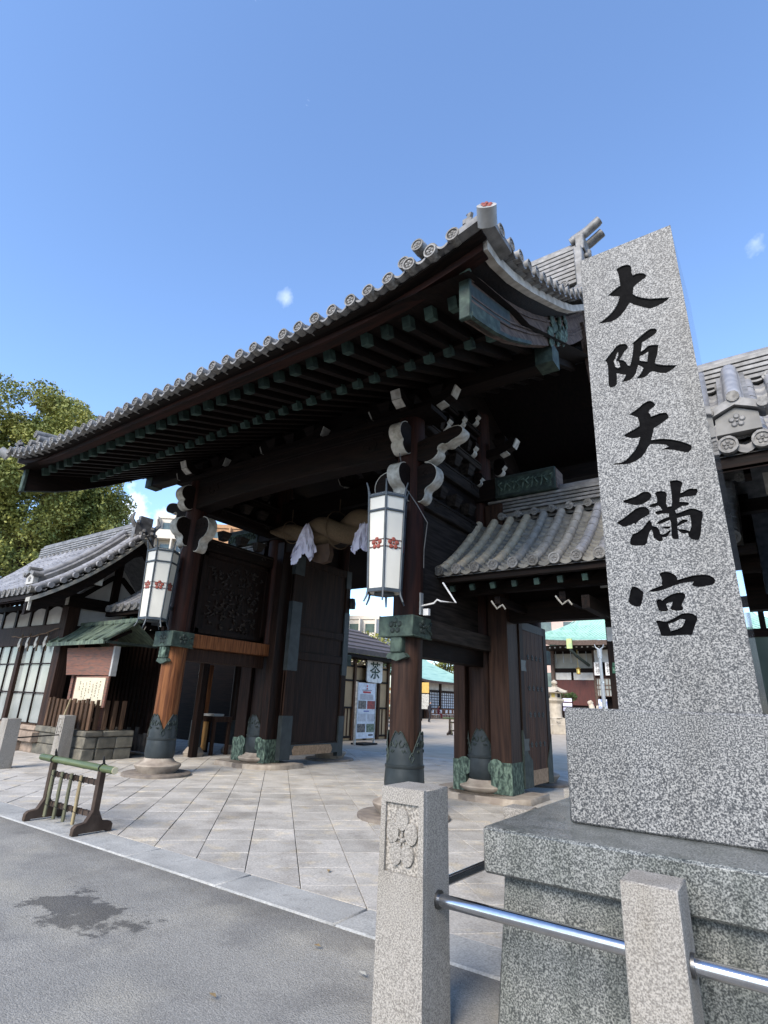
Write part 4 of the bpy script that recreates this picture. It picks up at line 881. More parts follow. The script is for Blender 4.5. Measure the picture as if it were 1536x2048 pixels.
# ================================================================== STONE MONUMENT
GLYPHS = [[[(4.192,4.704),(4.206,4.715),(4.237,4.719),(4.266,4.715),(4.283,4.705),(4.296,4.685),(4.297,4.655),(4.294,4.628),(4.299,4.599),(4.32,4.603),(4.348,4.597),(4.372,4.584),(4.384,4.567),(4.389,4.55),(4.378,4.537),(4.348,4.525),(4.318,4.509),(4.297,4.497),(4.291,4.476),(4.284,4.437),(4.304,4.41),(4.339,4.379),(4.388,4.348),(4.438,4.33),(4.511,4.304),(4.497,4.286),(4.465,4.273),(4.424,4.265),(4.382,4.261),(4.331,4.301),(4.289,4.335),(4.256,4.371),(4.245,4.357),(4.219,4.322),(4.183,4.286),(4.156,4.27),(4.115,4.262),(4.075,4.269),(4.024,4.284),(4.059,4.297),(4.102,4.321),(4.138,4.352),(4.163,4.384),(4.181,4.418),(4.192,4.456),(4.143,4.481),(4.112,4.502),(4.143,4.519),(4.182,4.542),(4.206,4.55),(4.206,4.593),(4.204,4.648),(4.199,4.684)]],[[(4.041,3.951),(4.069,3.979),(4.101,4.011),(4.129,4.041),(4.155,4.049),(4.187,4.043),(4.201,4.029),(4.206,4.007),(4.201,3.992),(4.18,3.978),(4.164,3.953),(4.141,3.924),(4.163,3.912),(4.179,3.893),(4.19,3.861),(4.204,3.849),(4.217,3.886),(4.231,3.937),(4.24,3.986),(4.244,4.015),(4.236,4.025),(4.26,4.04),(4.298,4.065),(4.342,4.091),(4.366,4.099),(4.389,4.093),(4.403,4.079),(4.404,4.061),(4.391,4.045),(4.352,4.026),(4.3,4.007),(4.295,3.974),(4.286,3.938),(4.309,3.949),(4.335,3.967),(4.362,3.966),(4.4,3.951),(4.393,3.915),(4.383,3.872),(4.371,3.843),(4.363,3.816),(4.38,3.8),(4.423,3.779),(4.495,3.754),(4.472,3.736),(4.442,3.722),(4.419,3.716),(4.385,3.73),(4.339,3.76),(4.321,3.752),(4.303,3.735),(4.282,3.727),(4.232,3.736),(4.254,3.753),(4.274,3.776),(4.288,3.803),(4.278,3.817),(4.258,3.837),(4.246,3.807),(4.236,3.776),(4.217,3.753),(4.195,3.738),(4.167,3.736),(4.136,3.738),(4.151,3.754),(4.168,3.781),(4.17,3.788),(4.142,3.802),(4.112,3.821),(4.111,3.789),(4.106,3.735),(4.092,3.719),(4.067,3.718),(4.053,3.727),(4.049,3.762),(4.054,3.809),(4.056,3.86),(4.058,3.907),(4.053,3.936)],[(4.137,3.991),(4.136,3.963),(4.122,3.935),(4.115,3.923),(4.132,3.914),(4.137,3.893),(4.14,3.865),(4.123,3.859),(4.108,3.877),(4.101,3.925),(4.112,3.939),(4.127,3.975)],[(4.332,3.92),(4.317,3.846),(4.296,3.855),(4.27,3.871),(4.275,3.903),(4.301,3.907)]],[[(4.16,3.475),(4.19,3.489),(4.222,3.505),(4.255,3.53),(4.286,3.541),(4.304,3.538),(4.317,3.526),(4.332,3.499),(4.316,3.484),(4.289,3.47),(4.284,3.455),(4.292,3.433),(4.294,3.42),(4.317,3.424),(4.35,3.43),(4.388,3.424),(4.395,3.408),(4.399,3.383),(4.374,3.366),(4.333,3.344),(4.301,3.329),(4.294,3.3),(4.277,3.25),(4.311,3.247),(4.346,3.242),(4.396,3.224),(4.445,3.199),(4.482,3.173),(4.504,3.153),(4.5,3.13),(4.482,3.111),(4.464,3.114),(4.429,3.132),(4.397,3.148),(4.364,3.158),(4.327,3.167),(4.355,3.173),(4.374,3.177),(4.358,3.194),(4.324,3.207),(4.29,3.217),(4.267,3.22),(4.252,3.203),(4.231,3.169),(4.206,3.141),(4.179,3.126),(4.152,3.117),(4.125,3.11),(4.089,3.114),(4.023,3.126),(4.037,3.133),(4.075,3.13),(4.106,3.142),(4.143,3.173),(4.172,3.205),(4.194,3.239),(4.211,3.289),(4.184,3.287),(4.159,3.292),(4.134,3.305),(4.108,3.327),(4.141,3.341),(4.176,3.354),(4.215,3.37),(4.218,3.396),(4.211,3.438),(4.19,3.453)]],[[(4.059,2.844),(4.065,2.859),(4.102,2.866),(4.139,2.873),(4.173,2.891),(4.197,2.897),(4.22,2.89),(4.235,2.871),(4.235,2.853),(4.222,2.837),(4.197,2.821),(4.168,2.811),(4.137,2.812),(4.11,2.821),(4.087,2.834)],[(4.007,2.711),(4.018,2.72),(4.048,2.734),(4.092,2.763),(4.13,2.788),(4.163,2.797),(4.19,2.792),(4.207,2.775),(4.213,2.751),(4.207,2.737),(4.187,2.727),(4.158,2.714),(4.133,2.698),(4.119,2.678),(4.114,2.692),(4.087,2.683),(4.059,2.676),(4.039,2.681)],[(4.205,2.7),(4.216,2.678),(4.217,2.659),(4.243,2.648),(4.254,2.629),(4.258,2.601),(4.267,2.594),(4.286,2.597),(4.316,2.618),(4.316,2.605),(4.299,2.58),(4.283,2.573),(4.267,2.576),(4.268,2.557),(4.258,2.55),(4.243,2.552),(4.227,2.569),(4.215,2.581),(4.216,2.607),(4.211,2.633),(4.201,2.626),(4.19,2.602),(4.18,2.577),(4.175,2.552),(4.162,2.537),(4.124,2.539),(4.082,2.547),(4.073,2.561),(4.078,2.587),(4.097,2.622),(4.125,2.628),(4.159,2.65),(4.185,2.681)],[(4.255,2.871),(4.27,2.884),(4.296,2.882),(4.318,2.873),(4.326,2.856),(4.319,2.83),(4.314,2.796),(4.317,2.769),(4.342,2.771),(4.348,2.803),(4.351,2.847),(4.351,2.891),(4.351,2.936),(4.368,2.941),(4.394,2.938),(4.414,2.925),(4.423,2.912),(4.412,2.888),(4.402,2.848),(4.416,2.85),(4.44,2.863),(4.458,2.867),(4.497,2.858),(4.498,2.841),(4.484,2.817),(4.459,2.816),(4.423,2.818),(4.395,2.816),(4.389,2.791),(4.412,2.787),(4.436,2.779),(4.442,2.769),(4.43,2.758),(4.401,2.761),(4.378,2.75),(4.358,2.738),(4.363,2.718),(4.393,2.724),(4.423,2.734),(4.446,2.738),(4.473,2.729),(4.507,2.705),(4.503,2.674),(4.493,2.642),(4.483,2.589),(4.475,2.557),(4.463,2.532),(4.444,2.533),(4.424,2.542),(4.412,2.562),(4.41,2.583),(4.386,2.582),(4.37,2.593),(4.357,2.61),(4.357,2.578),(4.356,2.553),(4.339,2.552),(4.322,2.56),(4.318,2.584),(4.323,2.621),(4.325,2.659),(4.322,2.681),(4.295,2.673),(4.268,2.664),(4.239,2.666),(4.254,2.681),(4.29,2.697),(4.319,2.703),(4.32,2.725),(4.283,2.729),(4.26,2.726),(4.245,2.735),(4.244,2.749),(4.262,2.752),(4.286,2.755),(4.277,2.776),(4.265,2.787),(4.243,2.78),(4.22,2.784),(4.209,2.792),(4.23,2.804),(4.259,2.808),(4.264,2.818),(4.264,2.85)],[(4.266,2.636),(4.291,2.643),(4.319,2.641),(4.318,2.627),(4.297,2.626)],[(4.363,2.688),(4.4,2.692),(4.435,2.695),(4.437,2.659),(4.434,2.622),(4.422,2.594),(4.41,2.601),(4.386,2.611),(4.358,2.617),(4.359,2.633),(4.387,2.645),(4.413,2.654),(4.42,2.662),(4.417,2.668),(4.394,2.674),(4.375,2.664),(4.362,2.649)]],[[(4.057,2.279),(4.067,2.281),(4.089,2.272),(4.106,2.254),(4.12,2.243),(4.117,2.222),(4.11,2.195),(4.101,2.167),(4.088,2.151),(4.073,2.152),(4.047,2.162),(4.032,2.175),(4.027,2.192),(4.036,2.224),(4.046,2.257)],[(4.221,2.346),(4.237,2.355),(4.259,2.357),(4.287,2.348),(4.307,2.332),(4.318,2.315),(4.317,2.299),(4.346,2.306),(4.382,2.314),(4.414,2.319),(4.455,2.319),(4.488,2.312),(4.509,2.295),(4.515,2.277),(4.508,2.26),(4.49,2.252),(4.463,2.25),(4.449,2.246),(4.425,2.246),(4.402,2.253),(4.39,2.262),(4.402,2.281),(4.378,2.28),(4.339,2.277),(4.303,2.268),(4.269,2.257),(4.239,2.247),(4.209,2.24),(4.179,2.237),(4.146,2.24),(4.166,2.253),(4.197,2.263),(4.231,2.274),(4.227,2.283),(4.233,2.302),(4.23,2.327)],[(4.186,2.181),(4.194,2.188),(4.209,2.191),(4.22,2.181),(4.248,2.201),(4.279,2.216),(4.308,2.222),(4.335,2.22),(4.348,2.209),(4.348,2.193),(4.337,2.174),(4.326,2.156),(4.322,2.142),(4.329,2.128),(4.322,2.115),(4.291,2.113),(4.264,2.121),(4.257,2.133),(4.27,2.148),(4.274,2.168),(4.255,2.166),(4.239,2.158),(4.242,2.138),(4.247,2.122),(4.234,2.113),(4.209,2.115),(4.194,2.121),(4.188,2.149)],[(4.17,2.061),(4.189,2.062),(4.21,2.055),(4.227,2.052),(4.261,2.066),(4.291,2.082),(4.317,2.096),(4.348,2.098),(4.371,2.093),(4.393,2.075),(4.394,2.06),(4.382,2.034),(4.371,2.008),(4.354,1.969),(4.318,1.971),(4.277,1.97),(4.242,1.967),(4.206,1.968),(4.189,1.971),(4.184,2.004),(4.177,2.036)],[(4.236,2.039),(4.269,2.047),(4.306,2.065),(4.329,2.059),(4.322,2.04),(4.307,2.018),(4.281,2.006),(4.245,1.996),(4.241,2.01)]]]

mon = thing('stone_monument', 'tall speckled granite monument with five engraved black characters on a stepped base', 'monument', (4.27, -3.3, 0))
FY = -3.70
def quadbox(bx0, bx1, by0, by1, z0, tx0, tx1, ty0, ty1, z1):
    return MB().hexa([(bx0, by0, z0), (bx1, by0, z0), (bx1, by1, z0), (bx0, by1, z0)], [(tx0, ty0, z1), (tx1, ty0, z1), (tx1, ty1, z1), (tx0, ty1, z1)])
quadbox(3.30, 5.24, -4.22, -2.45, 0, 3.345, 5.195, -4.17, -2.50, .684).build('pedestal', granite_d, mon, bevel=.012)
quadbox(3.262, 5.278, -4.262, -2.40, .685, 3.262, 5.278, -4.262, -2.40, .908).build('pedestal_slab', granite_d, mon, bevel=.014)
quadbox(3.60, 4.94, -3.80, -2.60, .91, 3.606, 4.934, -3.795, -2.605, 1.545).build('base_block', granite, mon, bevel=.012)
sh = quadbox(3.907, 4.634, FY + .014, FY + .98, 1.546, 3.937, 4.590, FY + .014, FY + .98, 4.915).build('shaft', granite, mon, bevel=.004)
sh.data.materials.append(granite_p)
for p in sh.data.polygons:
    if p.normal.x > .7: p.material_index = 1
outl = [(3.907, 1.546), (4.634, 1.546), (4.590, 4.915), (3.937, 4.915)]
me = curve_fill([outl] + [P for g in GLYPHS for P in g], .007, 'face'); me.materials.clear(); me.materials.append(granite)
link('engraved_face', me, (0, FY + .007, 0), mon, (PI / 2, 0, 0))
for g in GLYPHS:
    me = curve_fill(g, .0008, 'glyph'); me.materials.clear(); me.materials.append(black_g)
    link('engraved_character', me, (0, FY + .0125, 0), mon, (PI / 2, 0, 0))
# ---- fence posts and steel rails round the monument
def post(x, y, w, h, label, crest=False, taper=.93, name='stone_post'):
    t = thing(name, label, 'stone post', (x, y, 0), 'granite fence posts')
    a, b = w / 2 / taper, w / 2
    if crest:
        z0, z1, q = h - .40, h - .075, b * .78
        f = MB(); yf = y - a
        f.hexa([(x - a, y - a + .026, 0), (x + a, y - a + .026, 0), (x + a, y + a, 0), (x - a, y + a, 0)], [(x - b, y - b + .026, h), (x + b, y - b + .026, h), (x + b, y + b, h), (x - b, y + b, h)])
        f.build('post_body', granite_l, t, bevel=.006)
        fy = lambda z: y - (a + (b - a) * z / h)
        fw_ = lambda z: a + (b - a) * z / h
        for (xa, xb, za, zb) in ((-1, 1, 0, z0), (-1, 1, z1, h), (-1, None, z0, z1), (None, 1, z0, z1)):
            X0 = lambda z: x - fw_(z) if xa == -1 else x + q
            X1 = lambda z: x + fw_(z) if xb == 1 else x - q
            MB().hexa([(X0(za), fy(za), za), (X1(za), fy(za), za), (X1(za), fy(za) + .0265, za), (X0(za), fy(za) + .0265, za)],
                      [(X0(zb), fy(zb), zb), (X1(zb), fy(zb), zb), (X1(zb), fy(zb) + .0265, zb), (X0(zb), fy(zb) + .0265, zb)]).build('crest_frame', granite_l, t)
        c = MB(); zc = (z0 + z1) / 2 - .01
        for k in range(5):
            an = PI / 2 + 2 * PI * k / 5; cx, cz = x + math.cos(an) * q * .58, zc + .008 + math.sin(an) * q * .86
            rr = [(cx + q * .36 * math.cos(2 * PI * j / 14), fy(zc) + .002, cz + q * .50 * math.sin(2 * PI * j / 14)) for j in range(14)]
            bk = [(p[0] + (p[0] - cx) * .12, fy(zc) + .024, p[2] + (p[2] - cz) * .08) for p in rr]
            c.add(bk + rr, [(j, (j + 1) % 14, 14 + (j + 1) % 14, 14 + j) for j in range(14)] + [tuple(range(14, 28))])
            c.tube([(x + math.cos(an) * q * .12, fy(zc) + .008, zc + math.sin(an) * q * .15), (x + math.cos(an) * q * .25, fy(zc) + .008, zc + math.sin(an) * q * .38)], q * .06, 6)
        c.ball((x, fy(zc) + .010, zc), q * .13, 8, (1, .8, 1))
        c.build('plum_crest', granite_l, t)
        MB().box(x - q, x + q, fy(zc) + .018, fy(zc) + .024, z0, z1).build('crest_ground', M('chiselled granite', (.16, .147, .128), (.36, .33, .29), 90, .95, .5, lo=.42, hi=.58, bs=70), t)
    else:
        quadbox(x - a, x + a, y - a, y + a, 0, x - b, x + b, y - b, y + b, h).build('post_body', granite_l, t, bevel=.006)
    return t
post(2.982, -4.515, .266, 1.10, 'tall granite post with plum blossom crest beside the monument', True)
post(4.165, -4.49, .222, .86, 'plain granite post in front of the monument pedestal')
post(3.05, -3.20, .185, .86, 'plain granite post just behind the monument slab corner')
post(3.05, -1.86, .185, .86, 'farthest plain granite post behind the monument block')
def rail(p, q, label, r=.030, mat=steel, collar=True):
    t = thing('steel_rail', label, 'rail', p, 'steel rails between posts')
    MB().tube([p, q], r, 16).build('rail_tube', mat, t)
    if collar:
        d = (Vector(q) - Vector(p)).normalized()
        for e, s in ((Vector(p), 1), (Vector(q), -1)): MB().tube([e, e + d * s * .014], r * 1.45, 16).build('collar', M('collar steel', (.2, .2, .2), metal=1, rough=.35), t)
rail((3.118, -4.50, .585), (4.05, -4.50, .585), 'steel rail from the crest post to the plain front post')
rail((4.28, -4.50, .585), (5.4, -4.50, .585), 'steel rail running out of view right of the plain post')
rail((2.99, -4.375, .585), (3.04, -3.30, .585), 'dark steel rail going back from the crest post', .026)
post(-9.30, -.25, .27, .985, 'granite crest post by the notice board platform', True)
post(-8.52, -1.78, .27, .95, 'granite post at the left picture edge')
rail((-9.25, -.40, .56), (-8.62, -1.65, .56), 'thin dark rail between the two left granite posts', .014, black_c, False)

# ================================================================== LANTERNS ON THE FRONT PILLARS
def lantern(cx, cy, z0, z1, label):
    t = thing('hexagonal_lantern', label, 'lantern', (cx, cy, z0), 'lanterns on the gate pillars')
    R0, R1 = .275, .325
    va = lambda k, r, z: (cx + r * math.cos(PI / 3 * k), cy + r * math.sin(PI / 3 * k), z)
    zb, zt = z0 + .17, z1 - .20; H = zt - zb
    rad = lambda z: R0 + (R1 - R0) * (z - zb) / H
    for k in range(6):
        p = MB().tube([va(k, R0 + .06, z0), va(k, R0 + .015, z0 + .09), va(k, rad(zb), zb), va(k, rad(zt), zt), va(k, R1 + .015, z1 - .10), va(k, R1 + .05, z1)], [.012, .016, .018, .018, .016, .010], 6)
        p.build('frame_post', lampf, t)
        a, b = k, k + 1
        MB().add([va(a, rad(zb) - .01, zb), va(b, rad(zb) - .01, zb), va(b, rad(zt) - .01, zt), va(a, rad(zt) - .01, zt)], [(0, 1, 2, 3)]).build('panel', lampw, t)
        for zz, h in ((zb, .05), (zt - .03, .035), (zt - .27, .03)):
            MB().bar(va(a, rad(zz) + .003, zz), va(b, rad(zz) + .003, zz), .028, h).build('frame_bar', lampf, t)
        mid = (Vector(va(a, 1, 0)) + Vector(va(b, 1, 0))) / 2 - Vector((cx, cy, 0)); n = mid.normalized(); u = n.cross(Z) * -1
        zc = zb + H * .47; c = Vector((cx, cy, zc)) + n * (rad(zc) * math.cos(PI / 6) - .004)
        e = MB(); plum(e, c, u, Z, n, .105); e.build('plum_emblem', redp, t)
        for dz in (.055, -.055):
            MB().bar(Vector(va(a, rad(zc), zc + dz)), Vector(va(b, rad(zc), zc + dz)), .008, .012).build('emblem_bar', M('emblem bar', (.1, .05, .045)) if 'ebm' not in globals() else ebm, t)
    MB().prism([va(k, R0 - .02, 0)[:2] for k in range(6)], 'z', zb - .012, zb).build('bottom_plate', lampw, t)
    MB().prism([va(k, R1 - .02, 0)[:2] for k in range(6)], 'z', zt, zt + .02).build('top_plate', lampf, t)
    MB().prism([(cx + (R0 * .62) * math.cos(PI / 3 * k), cy + (R0 * .62) * math.sin(PI / 3 * k)) for k in range(6)], 'z', zb - .05, zb - .02).build('bottom_ring', lampf, t)
    for zz in (zb + .25, zb + H * .75): MB().box(cx - .03, cx + .03, cy + R0 * .8, -.22, zz, zz + .07).build('wall_bracket', lampf, t)
ebm = M('emblem bar', (.10, .05, .045))
lantern(0.0, -.66, 2.93, 4.80, 'large hexagonal white lantern on the front right pillar with red plum band')
lantern(-GW - .02, -.64, 2.83, 4.66, 'hexagonal white lantern on the front left pillar, before the tiled gable')

# wires and pipes on the right pillar
tag(MB().tube([(.02, -.40, 5.5 - 0), (.10, -.33, 4.9), (.26, -.2, 4.6), (.40, -.1, 4.3), (.27, .02, 3.9), (.255, .04, 3.6)], .008, 6).build('cable', M('grey cable', (.14, .14, .14))), 'grey cable looping down the right front pillar', 'cable')
pv = thing('pipe_bracket', 'bent white pipe bracket standing out from the right pillar', 'bracket', (.28, 0, 2.95))
MB().tube([(.27, -.02, 2.98), (.50, -.05, 3.0), (.56, -.05, 3.05), (.62, -.05, 3.02), (.88, -.05, 2.98), (.62, .02, 3.32)], .014, 8).build('pipe', M('white pipe', (.6, .6, .6)), pv)
MB().box(.245, .27, -.06, .02, 2.84, 3.18).build('mounting_plate', grey_metal, pv); MB().box(.33, .42, -.08, -.02, 2.82, 2.92).build('box', M('white box', (.6, .6, .6)), pv)

# ================================================================== SHIMENAWA ROPE
rp = thing('straw_rope', 'thick twisted straw rope hung across the gate opening', 'straw rope', (XC, 2.15, 5.4))
xa, xb = -GW + .25, -.25
for ph in (0, PI):
    path = []; rs = []
    for k in range(49):
        t = k / 48; x = xa + (xb - xa) * t; w = math.sin(PI * t) ** .8
        zc = 5.62 - .30 * math.sin(PI * t); a = ph + t * 2 * PI * 2.3 + .4
        path.append((x, 2.12 + .20 * w * math.cos(a), zc + .18 * w * math.sin(a))); rs.append(.045 + .18 * w)
    MB().tube(path, rs, 14).build('rope_strand', straw, rp)
for x in (-4.9, -3.35):
    t = (x - xa) / (xb - xa); w = math.sin(PI * t) ** .8; zc = 5.62 - .30 * math.sin(PI * t); r = .10 + .36 * w
    MB().tube([(x + .02 * math.cos(q), 2.12 + r * math.cos(q), zc + r * math.sin(q)) for q in [2 * PI * j / 20 for j in range(21)]], .014, 6).build('binding_cord', straw, rp)
    MB().tube([(x, 2.12, zc + r), (x, 2.12, 6.1)], .014, 6).build('hanging_cord', straw, rp)
for x, lab in ((-4.12, 'white folded paper streamer bunch left of the lantern'), (-2.30, 'white folded paper streamer bunch partly behind the right lantern')):
    sd_ = thing('paper_streamer', lab, 'paper streamer', (x, 1.75, 4.6), 'paper streamers on the rope')
    random.seed(int(abs(x) * 100))
    for k in range(17):
        a0 = -PI * .98 * k / 16 + random.uniform(-.1, .1); a1 = a0 - random.uniform(.25, .5); ln_ = random.uniform(.82, 1.08)
        P = []
        rows = 7
        mb = MB(); vs = []
        for r_ in range(rows):
            f = r_ / (rows - 1); rad = .04 + .31 * f ** .7
            z = 5.52 - .86 * f * ln_ + random.uniform(-.02, .02)
            for aa in (a0, (a0 + a1) / 2, a1):
                j = random.uniform(.80, 1.22) if r_ > 1 else 1; vs.append((x + rad * j * math.cos(aa), 1.86 + rad * .6 * j * math.sin(aa), z - (.0 if aa != (a0 + a1) / 2 else .05) - random.uniform(0, .05) * (r_ == rows - 1)))
        mb.add(vs, [(r_ * 3 + q, r_ * 3 + q + 1, r_ * 3 + q + 4, r_ * 3 + q + 3) for r_ in range(rows - 1) for q in range(2)])
        mb.build('paper_fold', paper, sd_, recalc=False, sharp=15)
tag(MB().prism([(-4.08, 4.72), (-3.98, 4.62), (-3.75, 4.55), (-3.52, 4.58), (-3.47, 4.75), (-3.52, 5.0), (-4.05, 5.0)], 'y', 2.0, 2.14).build('rope_weight', M('rope weight', (.07, .04, .025), (.05, .03, .02), 8, .8)), 'brown rounded board hanging under the straw rope', 'board')

# ================================================================== GUARDHOUSES
def guardhouse(side):
    fx = (lambda x: x) if side > 0 else (lambda x: 2 * XC - x)
    dz = 0 if side > 0 else -.22
    rt_ = side > 0
    g = thing('guardhouse', 'tiled guardhouse eave close behind the monument' if rt_ else 'low white walled guardhouse with curved tiled gable left of the gate', 'building', (fx(8), 1.25, 0), 'guardhouses flanking the gate')
    E0, E1 = (-1.43, 4.06 + dz), (1.05, 6.02 + dz)
    sag = .17
    pf = lambda y: (lambda t: E0[1] + (E1[1] - E0[1]) * t - sag * 4 * t * (1 - t))((y - E0[0]) / (E1[0] - E0[0]))
    n = 22
    tiled_slope(g, fx(4.08), fx(4.08 + .285 * (n - 1)), E0, E1, n, tile_b, tile_d, cols=12, sag=sag)
    a, b = sorted((fx(4.0), fx(10.2)))
    MB().add([(a, 3.93, E0[1] - .1), (b, 3.93, E0[1] - .1), (b, 1.3, E1[1]), (a, 1.3, E1[1])], [(0, 1, 2, 3)]).build('roof_deck', tile_d, g)
    ra, rb = sorted((fx(4.25), fx(10.2)))
    for k in range(20):
        x = fx(4.35 + .285 * k); t = MB().tube([(x, 1.2, E1[1] - .02), (x, .95, E1[1] - .02)], .078, 12); plum(t, (x, .948, E1[1] - .02), X, Z, -Y, .055); t.build('ridge_foot_tile', tile_face, g)
        if k < 19: MB().band([(x + side * .285 * q / 6, E1[1] - .05 * math.sin(PI * q / 6) - .02) for q in range(7)], [(x + side * .285 * q / 6, E1[1] - .05 * math.sin(PI * q / 6) + .01) for q in range(7)], 'y', .97, 1.1).build('ridge_foot_pan', tile_d, g)
    ridge(g, ra, rb, 1.25, 6.06 + dz, 6.46 + dz, 5, .21)
    # ridge end ornament
    xe = fx(4.2); o = MB().box(xe - .08, xe + .08, .92, 1.58, 5.85 + dz, 6.42 + dz).box(xe - .06, xe + .06, 1.05, 1.45, 6.42 + dz, 6.68 + dz)
    for q in range(10): o.ball((xe - side * .08, 1.25 + random.uniform(-.34, .34), random.uniform(5.85, 6.5) + dz), .07, 6)
    for dy in (-.3, .3): o.tube([(xe, 1.25 + dy, 6.35 + dz), (xe, 1.25 + dy * 1.5, 6.55 + dz), (xe, 1.25 + dy * 1.25, 6.75 + dz)], [.07, .06, .02], 6)
    o.build('ridge_end_tile', tile_m, g)
    # verge: short tubes pointing outwards, pan rims, pale edge board, bargeboard
    pv_ = None
    for k in range(10):
        y = -1.32 + .268 * k; z = pf(y) - .04
        t = MB().tube([(fx(4.25), y, z + .02), (fx(3.93), y, z - .02)], .072, 12); t.build('verge_tile', tile_b, g)
        MB().band([(y + .067 + .134 * q / 6, pf(y + .134) - .10 - .05 * math.sin(PI * q / 6)) for q in range(7)], [(y + .067 + .134 * q / 6, pf(y + .134) - .075 - .05 * math.sin(PI * q / 6)) for q in range(7)], 'x', min(fx(3.97), fx(4.2)), max(fx(3.97), fx(4.2))).build('verge_pan_tile', tile_d, g)
    ys = [-1.45 + 2.7 * k / 10 for k in range(11)]; ym = lambda P: [(2.5 - y, z) for y, z in reversed(P)]
    for mm in (lambda P: P, ym):
        MB().band(mm([(y, pf(y) - .30) for y in ys]), mm([(y, pf(y) - .20) for y in ys]), 'x', min(fx(3.98), fx(4.2)), max(fx(3.98), fx(4.2))).build('verge_board', M('grey plaster edge', (.36, .345, .31), (.26, .25, .22), 7, .85) if rt_ else vb_mat, g)
        MB().band(mm([(y, pf(y) - .62) for y in ys]), mm([(y, pf(y) - .32) for y in ys]), 'x', min(fx(4.1), fx(4.22)), max(fx(4.1), fx(4.22))).build('bargeboard', wood_y, g)
    MB().add([(fx(4.0), y, pf(y) - .27) for y in ys] + [(fx(10.2), y, pf(y) - .27) for y in ys], [(k, k + 1, 12 + k, 11 + k) for k in range(10)]).build('soffit', wood_y, g)
    MB().box(a, b, -1.40, -1.28, E0[1] - .22, E0[1] - .11).build('eave_board', wood_x, g)
    if not rt_: MB().box(fx(4.02) - .015, fx(4.02) + .015, -1.44, -1.38, E0[1] - .52, E0[1] - .28).build('eave_end_plate', white, g)
    for k in range(22):
        x = fx(4.2 + .28 * k); MB().bar((x, -1.2, pf(-1.2) - .40), (x, .1, pf(.1) - .40), .06, .08).build('rafter', wood_y, g)
    # descending ridge with crested end tile
    xd = fx(4.76)
    path = [(xd, y, pf(y) + .14) for y in (-1.12, -.7, -.3, .2, .7, 1.0)]
    d = MB().tube(path, .13, 10).build('descending_ridge', tile_b, g)
    MB().tube([(p[0], p[1], p[2] + .13) for p in path], .10, 10).build('ridge_cap', tile_b, d)
    MB().band([(p[1], p[2] - .12) for p in path], [(p[1], p[2] + .06) for p in path], 'x', xd - .17, xd + .17).build('ridge_course', tile_m, d)
    z0 = pf(-1.2)
    MB().prism([(xd - .20, z0 + .09), (xd + .20, z0 + .09), (xd + .19, z0 + .27), (xd, z0 + .37), (xd - .19, z0 + .27)], 'y', -1.24, -1.12).build('crest_tile', M('shaded crest tile', (.20, .193, .18), (.14, .135, .126), 6, .7) if rt_ else ct_mat, d)  # right crest tile darkened, shade put into its colour
    for s in (1, -1):
        MB().band([(xd, z0 + .38), (xd + s * .12, z0 + .33), (xd + s * .25, z0 + .27)], [(xd, z0 + .47), (xd + s * .12, z0 + .42), (xd + s * .25, z0 + .35)], 'y', -1.29, -1.1).build('crest_hood', tile_d, d)
        t = MB().tube([(xd + s * .24, -1.05, z0 + .34), (xd + s * .24, -1.31, z0 + .34)], .055, 12); t.build('hood_roll', tile_face, d)
    MB().tube([(xd, -1.0, z0 + .49), (xd, -1.31, z0 + .47)], .06, 12).build('hood_roll', tile_face, d)
    pc = MB(); plum(pc, (xd, -1.242, z0 + .215), X, Z, -Y, .085); pc.build('plum_crest', tile_d, d)
    # walls: dark frame with white plaster, windows at the front
    xc_, xf_ = 5.11, 10.4; yb = 2.46
    def bx(name, x0_, x1_, y0_, y1_, z0_, z1_, mat, par=g, bev=0):
        q = sorted((fx(x0_), fx(x1_))); return MB().box(q[0], q[1], y0_, y1_, z0_, z1_).build(name, mat, par, bevel=bev)
    bx('corner_post', xc_ - .02, xc_ + .34, .03, .36, .55, 4.3 + dz, wood_brown, g, .01)
    bx('corner_post', xc_ - .02, xc_ + .18, yb - .2, yb, .55, 4.3 + dz, wood_z)
    bx('back_wall', xc_, xf_, yb, yb + .1, 0, 4.4, wood_x)
    bx('lintel', xc_ + .34, xf_, .05, .25, 2.72 if not rt_ else 2.9, 3.26, wood_brown)
    bx('sill', xc_ + .34, xf_, .0, .25, .56, .68, wood_picket)
    bx('front_lower_wall', xc_, xf_, .10, .25, 0, .56, plaster)
    bx('wall_plate', xc_, xf_, .02, .28, 3.78, 4.15 + dz, wood_x)
    for k in range(6):
        x0_ = xc_ + .36 + k * .92
        zt = 3.76
        q = [(x0_ + .04, 3.28), (x0_ + .84, 3.28), (x0_ + .84, zt - .10), (x0_ + .62, zt - .02), (x0_ + .44, zt), (x0_ + .26, zt - .02), (x0_ + .04, zt - .10)]
        MB().prism([(fx(p[0]), p[1]) for p in q], 'y', .09, .2).build('plaster_panel', plaster, g)
        bx('strut', x0_ + .84, x0_ + .96, .04, .25, 3.26, 3.80, wood_z)
    bx('plaster_backing', xc_ + .3, xf_, .2, .26, 3.26, 3.8, wood_x)
